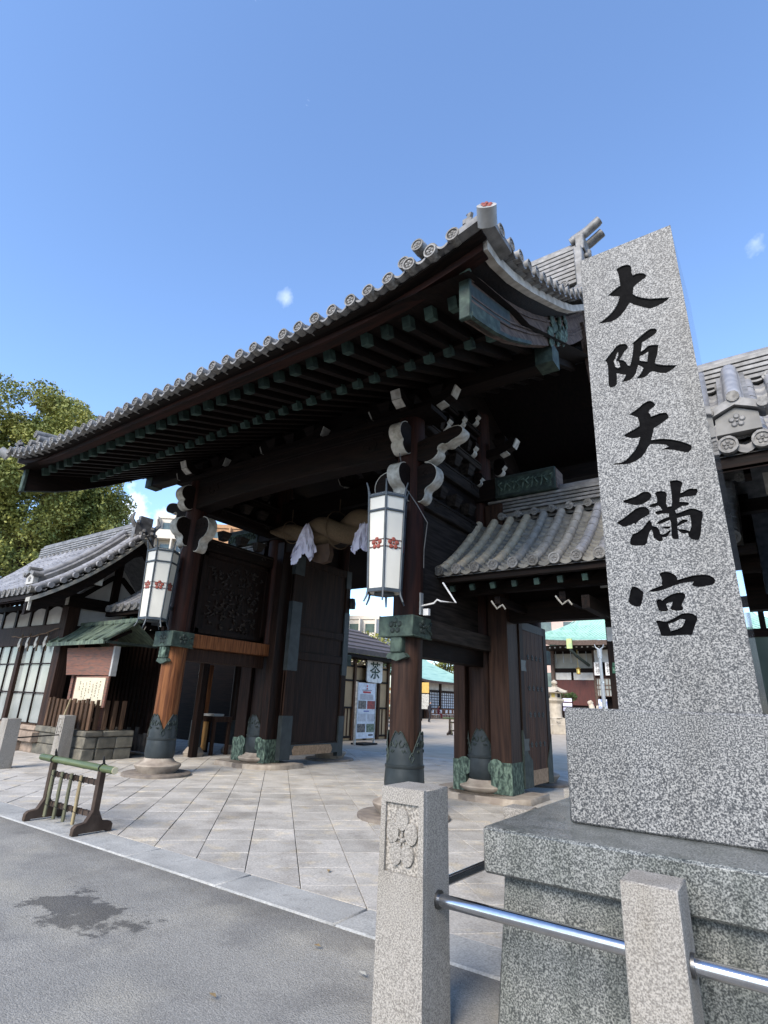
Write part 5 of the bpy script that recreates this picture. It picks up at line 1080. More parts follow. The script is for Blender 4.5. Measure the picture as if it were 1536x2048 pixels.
    for k in range(3):
        x0_ = xc_ + .46 + k * 2.05
        for j in range(3):
            for i, (za, zb_) in enumerate(((.70, 1.42), (1.47, 2.18), (2.23, 2.72))):
                bx('window_pane', x0_ + j * .62, x0_ + j * .62 + .62, .14, .15, za, zb_, glassm if not rt_ else dglass)
            if j: bx('mullion', x0_ + j * .62 - .018, x0_ + j * .62 + .018, .10, .17, .68, 2.72, wood_z)
        for zz in (1.445, 2.205): bx('muntin', x0_ - .02, x0_ + 1.88, .095, .165, zz - .02, zz + .02, wood_z)
        bx('window_post', x0_ + 1.86, x0_ + 2.05, .05, .25, .66, 2.75, wood_brown)
    # gable side: plaster between dark timbers
    bx('side_wall', xc_ + .1, xc_ + .16, .3, yb, 0, 3.2, wood_y)
    bx('gable_plaster', xc_ + .08, xc_ + .12, .36, yb - .2, 3.22 , 3.92, plaster)
    MB().prism([(.1, 4.1 + dz), (1.25, 5.4 + dz), (2.4, 4.1 + dz)], 'x', min(fx(xc_ + .06), fx(xc_ + .14)), max(fx(xc_ + .06), fx(xc_ + .14))).build('gable_plaster', plaster, g)
    bx('tie_beam', xc_ - .08, xc_ + .14, -.1, yb + .1, 3.92 + dz, 4.22 + dz, wood_y)
    bx('tie_beam', xc_ - .04, xc_ + .14, .3, yb, 3.0, 3.22, wood_y)
    bx('king_strut', xc_ - .05, xc_ + .1, 1.15, 1.35, 4.2 + dz, 5.4 + dz, wood_z)
    for s in (1, -1):
        MB().bar((fx(xc_), 1.25 + s * 1.0, 4.2 + dz), (fx(xc_), 1.25 + s * .1, 4.95 + dz), .14, .11).build('brace', wood_y, g)
    for yy in (.2, 1.25, 2.3): bx('purlin', 4.15, xc_ + .1, yy - .09, yy + .09, pf(min(yy, 2.5 - yy)) - .72, pf(min(yy, 2.5 - yy)) - .52, wood_x)
    bx('white_edge', 4.12, 4.15, .1, .3, pf(.2) - .74, pf(.2) - .50, white)
    bx('white_edge', 4.9, 5.05, -.12, -.1, 3.94 + dz, 4.2 + dz, white)
    return g
vb_mat = M('grey plaster edge board', (.36, .345, .31), (.26, .25, .22), 7, .85); ct_mat = M('pale crest tile', (.42, .41, .39), (.33, .32, .30), 6, .7)
guardhouse(1); guardhouse(-1)
# small dressed straw rope under the left lintel
sr = thing('thin_straw_rope', 'thin straw rope with small paper zigzags over the left window', 'straw rope', (-12.3, -.02, 3.0))
MB().tube([(-13.9 + 2.75 * k / 12, -.03, 2.98 + .05 * math.sin(k * 1.9) * .3 - .10 * math.sin(PI * k / 12) + .012 * k) for k in range(13)], .016, 6).build('rope_strand', rope_m, sr)
for k, x in enumerate((-13.2, -12.72, -12.2, -11.68)):
    z = 2.95
    MB().tube([(x, -.03, z + .08), (x + .02, -.05, z - .04)], .02, 6).build('knot', straw, sr)
    MB().add([(x - .08, -.06, z - .05), (x + .08, -.07, z - .02), (x + .03, -.08, z - .16), (x - .12, -.07, z - .20), (x + .05, -.09, z - .18), (x + .09, -.08, z - .26), (x - .07, -.07, z - .34)], [(0, 1, 2, 3), (3, 2, 4, 6), (4, 5, 6)]).build('paper_fold', white, sr, recalc=False)
    MB().tube([(x + .10, -.05, z - .06), (x + .07, -.05, z - .42)], [.010, .022], 6).build('straw_tassel', straw, sr)

# ================================================================== NOTICE BOARD PLATFORM
pf_ = struct(MB().box(-13.9, -8.90, .1, 1.2, -.02, .54).build('stone_terrace', found_m))
x = -8.86
for row, (z0, z1) in enumerate(((0, .26), (.265, .52))):
    x = -8.84 + (0 if row else 0)
    while x > -13.9:
        L = random.uniform(.55, .95) * (1 if x > -11 else .7); m_ = found_m if x > -10.6 else rough_m
        MB().box(max(x - L, -13.95) + .008, x - .004, .02 + random.uniform(-.03, .02) - (.0 if x > -10.6 else random.uniform(0, .25)), .3, z0, z1 - .006).build('base_block', m_, pf_, bevel=.018)
        x -= L
    yy = .03
    for k in range(2): MB().box(-9.2, -8.845 + .02 * row, yy + .3 * 0 + .31 + k * .45, yy + .75 + k * .45, z0, z1 - .006).build('base_block', found_m, pf_, bevel=.015)
for k in range(6): MB().box(-9.62 - k * .83 + .008, -8.80 - k * .83, -.02, .42, .525, .66 + random.uniform(-.015, .015)).build('coping_stone', rough_m if k > 2 else found_m, pf_, bevel=.02)
MB().box(-9.4, -8.81, .425, 1.22, .525, .655).build('coping_stone', found_m, pf_, bevel=.02)
nb = thing('notice_board', 'faded vermilion notice board under a small green copper roof', 'notice board', (-9.7, .25, .66))
for x in (-10.55, -9.0): MB().box(x - .06, x + .06, .30, .42, .66, 3.0).build('board_post', board_r, nb)
for k in range(3): MB().hexa([(-10.62 - k * .03, .15 - k * .02, 1.92 + k * .225), (-8.62 + k * .02, .25 - k * .02, 1.92 + k * .225), (-8.62 + k * .02, .28 - k * .02, 1.92 + k * .225), (-10.62 - k * .03, .18 - k * .02, 1.92 + k * .225)], [(-10.65 - k * .03, .13 - k * .02, 2.142 + k * .225), (-8.60 + k * .02, .23 - k * .02, 2.142 + k * .225), (-8.60 + k * .02, .26 - k * .02, 2.142 + k * .225), (-10.65 - k * .03, .16 - k * .02, 2.142 + k * .225)]).build('board_plank', board_r, nb)
MB().box(-8.60, -8.53, .16, .30, 1.90, 2.6).build('board_edge', M('grey board edge', (.35, .35, .34)), nb)
MB().box(-10.25, -8.72, .24, .28, 1.18, 1.90).build('backing_board', board_r, nb)
pn = MB().box(-10.16, -8.80, .215, .238, 1.22, 1.86).build('paper_notice', cream_p, nb)
for k in range(7):        # seven columns of brush marks, too small to read
    col_ = MB(); x = -9.0 - k * .155; n_ = (7, 6, 8, 5, 7, 6, 4)[k]; rq = random.Random(40 + k)
    for j in range(n_):
        z = 1.76 - (k % 3) * .03 - j * .060
        for _ in range(4):
            xx, zz = x + rq.uniform(-.018, .018), z + rq.uniform(-.018, .018); hx, hz = (rq.uniform(.010, .022), .004) if rq.random() < .55 else (.004, rq.uniform(.010, .022))
            col_.box(xx - hx, xx + hx, .2125, .2145, zz - hz, zz + hz)
    struct(col_.build('writing_column', ink, pn), 'stuff')
# copper roof over the board
e0, e1 = (-.20, 2.70), (.55, 3.24)
cr = MB().add([(-11.15, *e0), (-8.46, *e0), (-8.40, *e1), (-11.5, *e1), (-11.15, e0[0], e0[1] - .05), (-8.46, e0[0], e0[1] - .05), (-8.40, e1[0], e1[1] - .05), (-11.5, e1[0], e1[1] - .05)], [(0, 1, 2, 3), (4, 7, 6, 5), (0, 4, 5, 1), (1, 5, 6, 2), (2, 6, 7, 3), (3, 7, 4, 0)]).build('copper_roof', copper_r, nb)
for k in range(7):
    xa_, xb_ = -11.1 + k * .435, -11.4 + k * .495
    MB().tube([(xa_ * (1 - t) + xb_ * t, e0[0] - .02 + (e1[0] - e0[0]) * t, e0[1] + .03 + (e1[1] - e0[1]) * t - .22 * t * (1 - t)) for t in (0, .25, .5, .75, 1)], .035, 6).build('roof_rib', copper_r, cr)
MB().box(-11.2, -8.42, -.235, -.19, 2.62, 2.71).build('eave_fascia', copper_r, cr)
MB().box(-11.55, -8.34, .48, .66, 3.20, 3.32).build('ridge_cap', copper_r, cr, bevel=.02)
MB().add([(-11.5, .55, 3.2), (-8.4, .55, 3.2), (-8.46, 1.25, 2.72), (-11.2, 1.25, 2.72)], [(0, 1, 2, 3)]).build('copper_roof', copper_r, nb)
for x in (-11.1, -8.55): MB().bar((x, -.1, 2.66), (x, .5, 3.0), .07, .07).build('roof_bracket', wood_y, nb)
MB().box(-8.46, -8.40, -.15, 1.2, 2.64, 2.70).build('roof_edge', patina, nb)
pk = thing('picket_fence', 'low brown picket fence on the stone platform under the notice board', 'fence', (-9.8, 0, .66))
for k in range(11):
    x = -8.88 - k * .205; h = 1.34 + random.uniform(-.03, .03)
    MB().hexa([(x - .055, .03, .67), (x + .055, .03, .67), (x + .055, .075, .67), (x - .055, .075, .67)], [(x - .055 + random.uniform(-.02, .02), .03, h), (x + .05, .03, h), (x + .05, .075, h), (x - .055, .075, h)]).build('picket', wood_picket, pk)
for k in range(4):
    y = .2 + k * .22; MB().box(-8.885, -8.84, y - .05, y + .05, .67, 1.33 + random.uniform(-.03, .02)).build('picket', wood_picket, pk)
for z in (.86, 1.19): MB().box(-11.05, -8.85, .08, .12, z, z + .07).build('fence_rail', wood_picket, pk)
tag(MB().tube([(-9.55, -.28, .68), (-9.62, -.1, 1.35)], .02, 6).build('thin_stake', bam_t), 'thin pale stake leaning before the picket fence', 'stake')
# dark slatted fence closing the left wing
sf = thing('slat_fence', 'tall dark slatted fence in shade between guardhouse and gate', 'fence', (-10.2, 1.9, 0))
for k in range(14):
    x = -8.95 - k * .19; t = MB().box(x - .05, x + .05, 1.72, 1.76, .12 + random.uniform(0, .04), 2.9).build('slat', wood_z, sf)
    MB().box(x - .052, x + .052, 1.715, 1.765, .11, .55 + random.uniform(-.1, .15)).build('weathered_foot', M('weathered slat foot', (.12, .105, .09), (.05, .045, .04), 5, .9) if k == 0 else wf, t)
    if k == 0: wf = bpy.data.materials['weathered slat foot']
for z in (.35, 1.4, 2.7): MB().box(-11.6, -8.85, 1.77, 1.83, z, z + .09).build('fence_rail', wood_x, sf)
MB().box(-11.7, -8.6, 1.7, 1.86, 2.9, 3.1).build('top_beam', wood_x, sf)
for k in range(11): MB().box(-11.7 + k * .26, -11.7 + k * .26 + .25, 2.2, 2.23, .05, 3.3).build('backing_board', wood_z, sf)  # boards added behind the slats to keep the gaps dark

# ================================================================== LEFT BAY: planks, table, posts seen under the tie beam
def mini_pillar(x, y, label):
    p = thing('wing_pillar', label, 'pillar', (x, y, 0), 'round pillars of the left wing')
    MB().tube([(x, y, .2), (x, y, 3.4)], .14, 16).build('pillar_shaft', wood_z, p)
    MB().tube([(x, y, .22), (x, y, .30), (x, y, .46), (x, y, .48), (x, y, .9)], [.155, .17, .165, .16, .155], 18).build('bronze_sleeve', sleeve_m, p)
    MB().lathe([(.24, 0), (.27, .10), (.2, .2), (.16, .24)], x, y, 18).build('drum_stone', drum_l, p)
mini_pillar(-8.52, 2.85, 'small round pillar with bronze sleeve behind the left front pillar')
mini_pillar(-8.64, 4.2, 'small round pillar with bronze sleeve beside the pale planks')
pw = thing('plank_screen', 'pale yellow plank leaning in the dark left bay', 'plank', (-8.65, 4.5, 0))
MB().hexa([(-8.90, 4.5, .22), (-8.44, 4.5, .22), (-8.44, 4.54, .22), (-8.90, 4.54, .22)], [(-8.87, 4.62, 2.3), (-8.45, 4.62, 2.3), (-8.45, 4.66, 2.3), (-8.87, 4.66, 2.3)]).build('plank', wood_tan, pw)
MB().box(-8.9, -8.44, 4.485, 4.5, .05, .75).build('bare_foot', wood_beige, pw)
tag(MB().box(-9.30, -9.14, 3.5, 3.66, 0, 2.4).build('orange_post', wood_orange), 'square orange brown post inside the left bay', 'post')
ob = thing('offering_table', 'dark low table with tan side board in the left bay', 'table', (-9.0, 3.6, 0))
MB().box(-9.35, -8.35, 3.3, 3.9, .86, 1.0).build('table_top', wood_brown, ob); MB().box(-9.05, -8.68, 3.32, 3.36, .12, .86).build('side_board', wood_tan, ob)
for x in (-9.3, -8.42):
    for y in (3.34, 3.86): MB().box(x - .04, x + .04, y - .04, y + .04, 0, .86).build('leg', wood_brown, ob)
MB().box(-9.2, -8.6, 3.45, 3.8, 1.0, 1.06).build('paper_stack', plaster, ob)
tag(MB().box(-14.5, -6.4, 6.2, 6.3, 0, 3.6).build('back_screen', wood_x), 'dark boarded screen at the back of the left bay', 'screen')

# ================================================================== BAMBOO BARRIERS
def barrier(x0, x1, y, label, detail=True, rot=0):
    b = thing('bamboo_barrier', label, 'barrier', ((x0 + x1) / 2, y, 0), 'bamboo barriers')
    L = x1 - x0
    for x in (x0, x1):
        MB().prism([(y - .23, .015), (y - .23, .09), (y - .20, .12), (y - .10, .135), (y - .03, .26), (y + .03, .26), (y + .10, .135), (y + .20, .12), (y + .23, .09), (y + .23, .015), (y + .17, .015), (y + .15, .03), (y - .15, .03), (y - .17, .015)], 'x', x - .032, x + .032).build('foot', frame_w, b, bevel=.005)
        MB().box(x - .035, x + .035, y - .035, y + .035, .2, .655).build('upright', frame_w, b, bevel=.005)
    for z in (.20, .53):
        MB().box(x0 + .03, x1 - .03, y - .022, y + .022, z - .025, z + .025).build('cross_rail', frame_w, b)
        for k in range(9): xx = x0 + .09 + (L - .18) * k / 8; MB().box(xx - .006, xx + .006, y - .026, y + .026, z - .03, z + .03).build('cord_wrap', black_c, b)
    for k, mt_ in enumerate((bam_d, bam_d, bam_d, bam_t)):
        xx = x0 + .12 + k * (L - .2) / 4.2
        pth = [(xx, y - .045, .06), (xx + .004, y - .045, .30), (xx, y - .045, .31), (xx + .004, y - .045, .58)]
        MB().tube(pth, [.021, .020, .022, .019], 10).build('bamboo_upright', mt_, b)
        for z in (.20, .53): MB().tube([(xx - .04, y - .03, z + .03), (xx, y - .068, z), (xx + .05, y - .03, z - .03), (xx + .09, y - .05, z + .05)], .005, 5).build('cord_knot', black_c, b)
    path, rs = [], []
    for k in range(25):
        t = k / 24; path.append((x0 - .34 + (L + .60) * t, y, .695 - .012 * t)); rs.append(.040 + (.004 if k % 6 == 3 else 0))
    pole = MB().tube(path, rs, 14).build('bamboo_pole', bam_g, b)
    MB().tube([(x1 + .262, y, .683), (x1 + .266, y, .683)], [.041, .036], 14).build('cut_end', M('cut bamboo', (.62, .55, .36)) if 'cutm' not in globals() else cutm, pole)
    for x in (x0, x1):
        MB().tube([(x + .01 * math.cos(3 * q), y + .047 * math.cos(q), .69 + .047 * math.sin(q)) for q in [2 * PI * j / 12 for j in range(26)]], .008, 5).build('cord_wrap', black_c, b)
        MB().tube([(x, y, .735), (x + .02, y - .02, .78), (x - .015, y, .81), (x - .01, y + .02, .74)], .008, 5).build('cord_knot', black_c, b)
    return b
cutm = M('cut bamboo', (.62, .55, .36))
barrier(-3.12, -1.98, -3.45, 'bamboo barrier with green top pole on the forecourt kerb')
b2 = barrier(-3.12, -1.98, -3.45, 'far bamboo barrier on the sand seen right of the front pillar')
b2.location = (-9.9, 20.9, 0); b2.scale = (1.25, 1.25, 1.25)
b3 = barrier(-3.12, -1.98, -3.45, 'far bamboo barrier beside the tea house poster board')
b3.location = (-12.3, 17.0, 0); b3.scale = (1.2, 1.2, 1.2)
# ================================================================== TREES
def crown(mb, blobs, n, size, seed=1):
    rnd = random.Random(seed); tot = sum(b[3] ** 2 for b in blobs)
    for (bx_, by_, bz_, br) in blobs:
        k = int(n * br * br / tot)
        for _ in range(k):
            th = rnd.uniform(0, 2 * PI); ph = math.acos(rnd.uniform(-1, 1)); r = br * (rnd.random() ** .33) * (1 + .18 * math.sin(5 * th + bx_) * math.sin(4 * ph + bz_))
            c = Vector((bx_ + r * math.sin(ph) * math.cos(th), by_ + r * math.sin(ph) * math.sin(th), bz_ + r * .85 * math.cos(ph)))
            nrm = Vector((rnd.gauss(0, 1), rnd.gauss(0, 1), rnd.gauss(.9, .8))).normalized()
            a = nrm.cross(Vector((rnd.gauss(0, 1), rnd.gauss(0, 1), rnd.gauss(0, 1)))).normalized(); b = nrm.cross(a)
            s = size * rnd.uniform(.6, 1.3)
            mb.add([c - a * s, c - b * s * .5, c + a * s, c + b * s * .5], [(0, 1, 2, 3)])
def tree(name, label, base, trunk, blobs, n, size, mat, seed, group=None):
    t = thing(name, label, 'tree', base, group)
    path = [Vector(base), Vector(base) + Vector((.1, .1, trunk * .5)), Vector(base) + Vector((0, .2, trunk))]
    MB().tube(path, [trunk * .06, trunk * .05, trunk * .03], 10).build('trunk', bark, t)
    for b in blobs[::max(1, len(blobs) // 9)]:
        e = Vector(b[:3]); MB().tube([path[1] + (path[2] - path[1]) * .6, (path[2] + e) / 2 + Vector((0, 0, -.3)), e], [trunk * .025, trunk * .015, .03], 6).build('limb', bark, t)
    m_ = MB(); crown(m_, blobs, n, size, seed)
    c = m_.build('crown', mat, t, recalc=False); c.data.shade_flat()
    return t
rnd = random.Random(11); bl = []
for k in range(230):
    a, e = rnd.uniform(0, 2 * PI), rnd.uniform(-1, 1); q = math.sqrt(max(0, 1 - e * e)) if e > 0 else (1 - .18 * abs(e))
    R_ = rnd.uniform(.55, 1.0)
    bl.append((-36.7 + 6.5 * q * R_ * math.cos(a), 7.6 + 6.3 * q * R_ * math.sin(a), 14.0 + (7.9 if e > 0 else 7.0) * e * R_, rnd.uniform(.8, 1.6)))
tree('camphor_tree', 'big sunlit camphor tree rising behind the left guardhouse roof', (-36.2, 7.6, 0), 11, bl, 210000, .115, leafA, 5)
bl = [(-29.6 + rnd.uniform(-1.5, 1.5), 5.0 + rnd.uniform(-1, 1), 4.2 + rnd.uniform(-1.2, 1.0), .8) for k in range(10)]
tree('garden_tree', 'low green shrub tree glimpsed left of the guardhouse', (-29.6, 5.0, 0), 3.5, bl, 3500, .12, leafB, 6, 'garden trees')
bl = [(-33.5 + rnd.uniform(-2.5, 2.5), 58 + rnd.uniform(-2, 2), 6.8 + rnd.uniform(-1.6, 1.4), 1.1) for k in range(14)]
tree('garden_tree', 'green tree showing over the left end of the pale green roof', (-33.5, 62, 0), 5, [(x, y + 4, z + .6, r) for x, y, z, r in bl], 4000, .16, leafA, 7, 'garden trees')
bl = [(-19 + rnd.uniform(-1.6, 1.6), 26 + rnd.uniform(-1.6, 1.6), 3.6 + rnd.uniform(-1.2, .9), .6) for k in range(14)]
tree('garden_tree', 'small dark leaved tree behind the tea house sign', (-19, 26, 0), 3, bl, 3000, .10, leafB, 8, 'garden trees')
bl = [(-28 + rnd.uniform(-3, 3), 34 + rnd.uniform(-2, 2), 6.0 + rnd.uniform(-1, 1), 1.0) for k in range(12)]
tree('garden_tree', 'bright green tree top behind the white garden wall', (-28, 34, 0), 5, bl, 3500, .15, leafA, 9, 'garden trees')
bl = [(-9.4 + rnd.uniform(-.9, .9), 36 + rnd.uniform(-.4, .4), 2.35 + rnd.uniform(-.2, .25), .35) for k in range(12)]
tree('pine_tree', 'low spreading trained pine before the main hall', (-9.4, 36, 0), 2.2, bl, 2500, .08, leafB, 10)
bt_ = thing('bare_tree', 'nearly bare reddish tree between pale green roof and pink building', 'tree', (-28.5, 60, 0))
MB().tube([(-28.5, 60, 0), (-28.4, 60, 4), (-28.5, 60, 6.0)], [.2, .14, .08], 8).build('trunk', bark, bt_)
for k in range(16):
    a = rnd.uniform(0, 6.28); MB().tube([(-28.5, 60, 5 + k * .1), (-28.5 + .6 * math.cos(a), 60 + .6 * math.sin(a), 6.2 + k * .08), (-28.5 + 1.2 * math.cos(a + .4), 60 + 1.2 * math.sin(a + .4), 7.0 + rnd.uniform(-.3, .9))], [.05, .035, .015], 5).build('limb', bark, bt_)

# ================================================================== FAR BUILDINGS
def block(name, label, org, ang, w, d, h, wall, floors, bays, balcony=False, group='city buildings beyond the shrine', roofb=True):
    # local x along the front, local -y the visible face; turned about its front left foot
    t = thing(name, label, 'building', (0, 0, 0), group)
    MB().box(0, w, 0, d, 0, h).build('wall', wall, t)
    if roofb: MB().box(w * .3, w * .6, d * .3, d * .7, h, h + 2.2).build('roof_house', beige_w, t)
    MB().box(-.15, w + .15, -.15, d + .15, h, h + .5).build('parapet', wall, t)
    fh = h / floors; bw = w / bays
    wi = bal = None
    for f in range(max(0, floors - 7), floors):
        for b_ in range(bays):
            x0_, z0_ = b_ * bw, f * fh
            if wi is None:
                wi = MB().box(x0_ + bw * .2, x0_ + bw * .8, -.04, .02, z0_ + fh * .25, z0_ + fh * .8).build('window', dglass, t); wp = WP[wi.name]; ox, oz = x0_, z0_
            else: inst(wi, wp + Vector((x0_ - ox, 0, z0_ - oz)), t)
        if balcony:
            bq = MB().box(.1, w - .1, -1.3, -.03, f * fh - .1, f * fh + .08).build('balcony_floor', wall, t)
            MB().box(.1, w - .1, -1.3, -1.2, f * fh + .08, f * fh + 1.1).build('balcony_front', wall, bq)
            for b_ in range(bays + 1): MB().box(b_ * bw - .1, b_ * bw + .1, -1.32, 0, f * fh + 1.1, f * fh + fh - .1).build('balcony_fin', wall, bq)
    for z in range(max(1, floors - 7), floors): MB().box(w + .001, w + .06, d * .15, d * .85, z * fh + fh * .3, z * fh + fh * .75).build('window', dglass, t) if z % 2 else None
    t.location = org; t.rotation_euler = (0, 0, R(ang))
    return t
block('apartment_building', 'cream apartment block with arched balconies and orange tiled side, beyond the left lantern', (-61, 33, 0), 40, 6.5, 9, 23.9, beige_w, 8, 3, True)
block('apartment_building', 'orange tile clad apartment block seen past the left front pillar', (-55.9, 37.3, 0), 40, 17, 10, 23.0, brick_w, 8, 6, True)
block('office_building', 'cream stepped building beyond the tea house roof', (-48, 51, 0), 20, 9, 9, 12.2, beige_w, 4, 4, True, roofb=False)
block('office_building', 'pink concrete building beyond the pale green pavilion roof', (-36, 70, 0), 8, 10, 10, 14, pinkw, 4, 3, False, roofb=False)
block('office_building', 'pink wall building behind the main hall roof', (-31, 75, 0), 8, 13, 10, 22, pinkw, 6, 3, False, roofb=False)

# ================================================================== TEA HOUSE
th = thing('tea_house', 'brown tea house with lattice wall and grey boarded roof past the gate door', 'building', (-12, 13.5, 0))
MB().box(-15, -10.62, 10.3, 14.9, 0, 3.1).build('wall', M('tan plaster', (.42, .29, .16), (.36, .25, .14), 3, .9), th)
MB().prism([(-9.75, 3.42), (-9.72, 3.62), (-13, 5.0), (-16, 3.6), (-16, 3.4), (-13, 4.75)], 'y', 9.6, 15.6).build('roof', M('brown sheet roof', (.12, .095, .085), (.08, .065, .06), 5, .7), th)
for k in range(5):
    x = -10.0 - k * .62; z = 3.74 + k * .262; MB().box(x - .05, x + .05, 9.6, 15.6, z - .05, z + .03).build('roof_batten', M('roof batten', (.10, .08, .07)) if k == 0 else bpy.data.materials['roof batten'], th)
MB().box(-10.7, -9.8, 9.7, 15.5, 3.28, 3.42).build('eave', wood_x, th)
for y in (10.4, 11.4, 12.3, 13.2, 14.1, 14.85): MB().box(-10.66, -10.52, y - .07, y + .07, 0, 3.3).build('wall_post', wood_picket, th)
for z in (.1, 1.25, 2.35, 2.95): MB().box(-10.64, -10.55, 10.3, 14.9, z, z + .08).build('wall_rail', wood_z, th)
for y0_, y1_ in ((10.5, 11.3), (13.3, 14.05)): MB().box(-10.62, -10.60, y0_, y1_, 2.45, 2.95).build('paper_notice', cream_p if y0_ > 12 else white, th)
for k in range(20): y = 10.5 + k * .21; MB().box(-10.62, -10.585, y - .02, y + .02, .18, 1.25).build('lattice_bar', wood_picket, th)
ts = thing('tea_sign', 'white hanging sign with large dark green tea character', 'sign', (-10.3, 13.4, 2.6))
MB().prism([(12.82, 2.44), (12.90, 2.36), (13.9, 2.36), (13.98, 2.44), (13.98, 3.30), (12.82, 3.30)], 'x', -10.36, -10.30).build('sign_board', M('sign white', (.78, .76, .70)), ts)
text('茶', .80, greent, (-10.285, 13.40, 2.82), (PI / 2, 0, PI / 2), ts, 'lettering', .012)
sb = thing('poster_board', 'tall white standing poster board with four photos by the tea house', 'poster board', (-8.85, 10.95, 0))
MB().box(-8.90, -8.86, 10.30, 11.56, .22, 2.24).build('board', M('poster white', (.80, .79, .80)), sb)
for y in (10.32, 11.52): MB().box(-8.93, -8.85, y - .03, y + .03, 0, 2.27).build('leg', white, sb)
MB().box(-9.2, -8.6, 10.5, 11.4, 0, .06).build('foot_plate', black_c, sb)
for (ya, za, mt_) in ((10.40, 1.28, photo_a), (10.98, 1.28, photo_r), (10.40, .44, photo_a), (10.98, .44, photo_g)): MB().box(-8.858, -8.852, ya, ya + .50, za, za + .30).build('printed_photo', mt_, sb)
MB().box(-8.858, -8.853, 10.68, 11.18, 1.86, 1.93).build('red_band', M('red print', (.6, .06, .06)), sb)
MB().box(-8.858, -8.853, 10.76, 11.10, 1.18, 1.22).build('blue_band', M('blue print', (.12, .15, .4)), sb)
M('grey letter', (.35, .3, .3))
for z in (2.03, 2.13): MB().lathe([(.0, z - .04), (.045, z), (.0, z + .04)], -8.857, 10.93, 6).build('red_mark', bpy.data.materials['red print'], sb)
MB().box(-8.858, -8.853, 10.62, 11.24, 1.955, 1.985).build('text_line', bpy.data.materials['grey letter'], sb)
for k in range(7): MB().box(-8.857, -8.853, 10.5, 11.36, 1.62 + k * .03, 1.632 + k * .03).build('text_line', bpy.data.materials['grey letter'], sb)
for c_ in range(2):
    for k in range(8): MB().box(-8.857, -8.853, 10.42 + c_ * .6, 10.92 + c_ * .55, .84 + k * .035, .852 + k * .035).build('text_line', bpy.data.materials['grey letter'], sb)
MB().box(-8.858, -8.853, 11.12, 11.42, .31, .36).build('text_line', ink, sb)
gw = tag(MB().box(-24, -15.8, 24.8, 25, .8, 3.3).build('garden_wall', M('white garden wall', (.6, .62, .55), (.4, .45, .35), 1.5, .9)), 'pale garden wall behind the tea house sign', 'wall')
of = thing('votive_rack', 'yellowish rack of hanging votive plaques on the sand', 'rack', (-13.6, 19.5, 0))
for x in (-14.2, -13.2): MB().box(x - .05, x + .05, 19.45, 19.55, 0, 2.2).build('rack_post', wood_tan, of)
MB().box(-14.3, -13.1, 19.4, 19.6, 2.2, 2.35).build('rack_roof', wood_tan, of)
for k in range(10): MB().box(-14.15 + (k % 5) * .2, -13.98 + (k % 5) * .2, 19.44, 19.47, .75 + (k // 5) * .7, 1.35 + (k // 5) * .7).build('votive_plaque', M('plaque print', (.6, .42, .18), (.45, .12, .05), 9, .8, lo=.45, hi=.55) if k == 0 else bpy.data.materials['plaque print'], of)

# ================================================================== PAVILION WITH GREEN ROOF
pvn = thing('pavilion', 'open pavilion with pale green copper roof and white paper lattice screens', 'building', (-33, 52, 0))
prof_p = [(-28.7, 4.15), (-29.8, 4.6), (-31, 5.25), (-32.5, 6.2), (-34, 7.4)]
def pav_pt(u, v):
    x = -28.7 - 5.3 * u; z = 4.15 + 3.2 * (.55 * u + .45 * u * u); ins = 3.0 * u
    y0_, y1_ = 45.5 + ins * .4, 61.0 - ins * 1.6
    return (x, y0_ + (y1_ - y0_) * v, z + .5 * (abs(v - .5) * 2) ** 4 * (1 - u))
MB().grid(pav_pt, 10, 16).build('roof', roof_g, pvn)
MB().grid(lambda u, v: (lambda p: (p[0], p[1], p[2] - .22))(pav_pt(u, v)), 10, 16).build('soffit', wood_x, pvn)
MB().add([pav_pt(u / 10, 1) for u in range(11)] + [(-34 - 5 * 0, 60, 4.2)], [tuple(range(12))]).build('roof', roof_g, pvn)
MB().band([(45.6 + 15.3 * k / 12, pav_pt(0, k / 12)[2] - .28) for k in range(13)], [(45.6 + 15.3 * k / 12, pav_pt(0, k / 12)[2] - .02) for k in range(13)], 'x', -28.85, -28.68).build('eave_board', wood_barge, pvn)
MB().box(-34.2, -33.8, 46.5, 57.5, 7.25, 7.6).build('ridge', patina_l, pvn)
MB().band([(40.2, 3.5), (42, 4.1), (44.5, 4.9), (46.5, 5.4)], [(40.2, 3.75), (42, 4.4), (44.5, 5.2), (46.5, 5.7)], 'x', -31, -28.6).build('porch_roof', roof_g, pvn)
MB().band([(40.4, 3.2), (42, 3.8), (44.5, 4.6), (46.5, 5.1)], [(40.4, 3.5), (42, 4.1), (44.5, 4.9), (46.5, 5.4)], 'x', -31, -28.7).build('porch_roof_edge', wood_barge, pvn)
for y in (46, 51.2, 54.5, 58.8): MB().box(-30.35, -30.05, y - .15, y + .15, 0, 4.1).build('wall_post', wood_brown, pvn)
for a, b in ((51.4, 54.3), (54.7, 58.6)):
    MB().box(-30.3, -30.24, a, b, 1.15, 2.95).build('paper_screen', M('paper screen', (.62, .66, .70)) if a < 52 else bpy.data.materials['paper screen'], pvn)
    for k in range(9): y = a + (b - a) * k / 8; MB().box(-30.24, -30.2, y - .035, y + .035, 1.15, 2.95).build('screen_bar', wood_z, pvn)
    for k in range(7): z = 1.15 + 1.8 * k / 6; MB().box(-30.24, -30.2, a, b, z - .03, z + .03).build('screen_bar', wood_z, pvn)
    MB().box(-30.3, -30.2, a, b, 0, 1.12).build('lower_board', M('red brown board', (.16, .06, .03)) if a < 52 else bpy.data.materials['red brown board'], pvn)
    MB().box(-30.3, -30.2, a, b, 3.0, 3.2).build('lintel', wood_z, pvn); MB().box(-30.3, -30.24, a, b, 3.2, 4.1).build('plaster_panel', plaster, pvn)
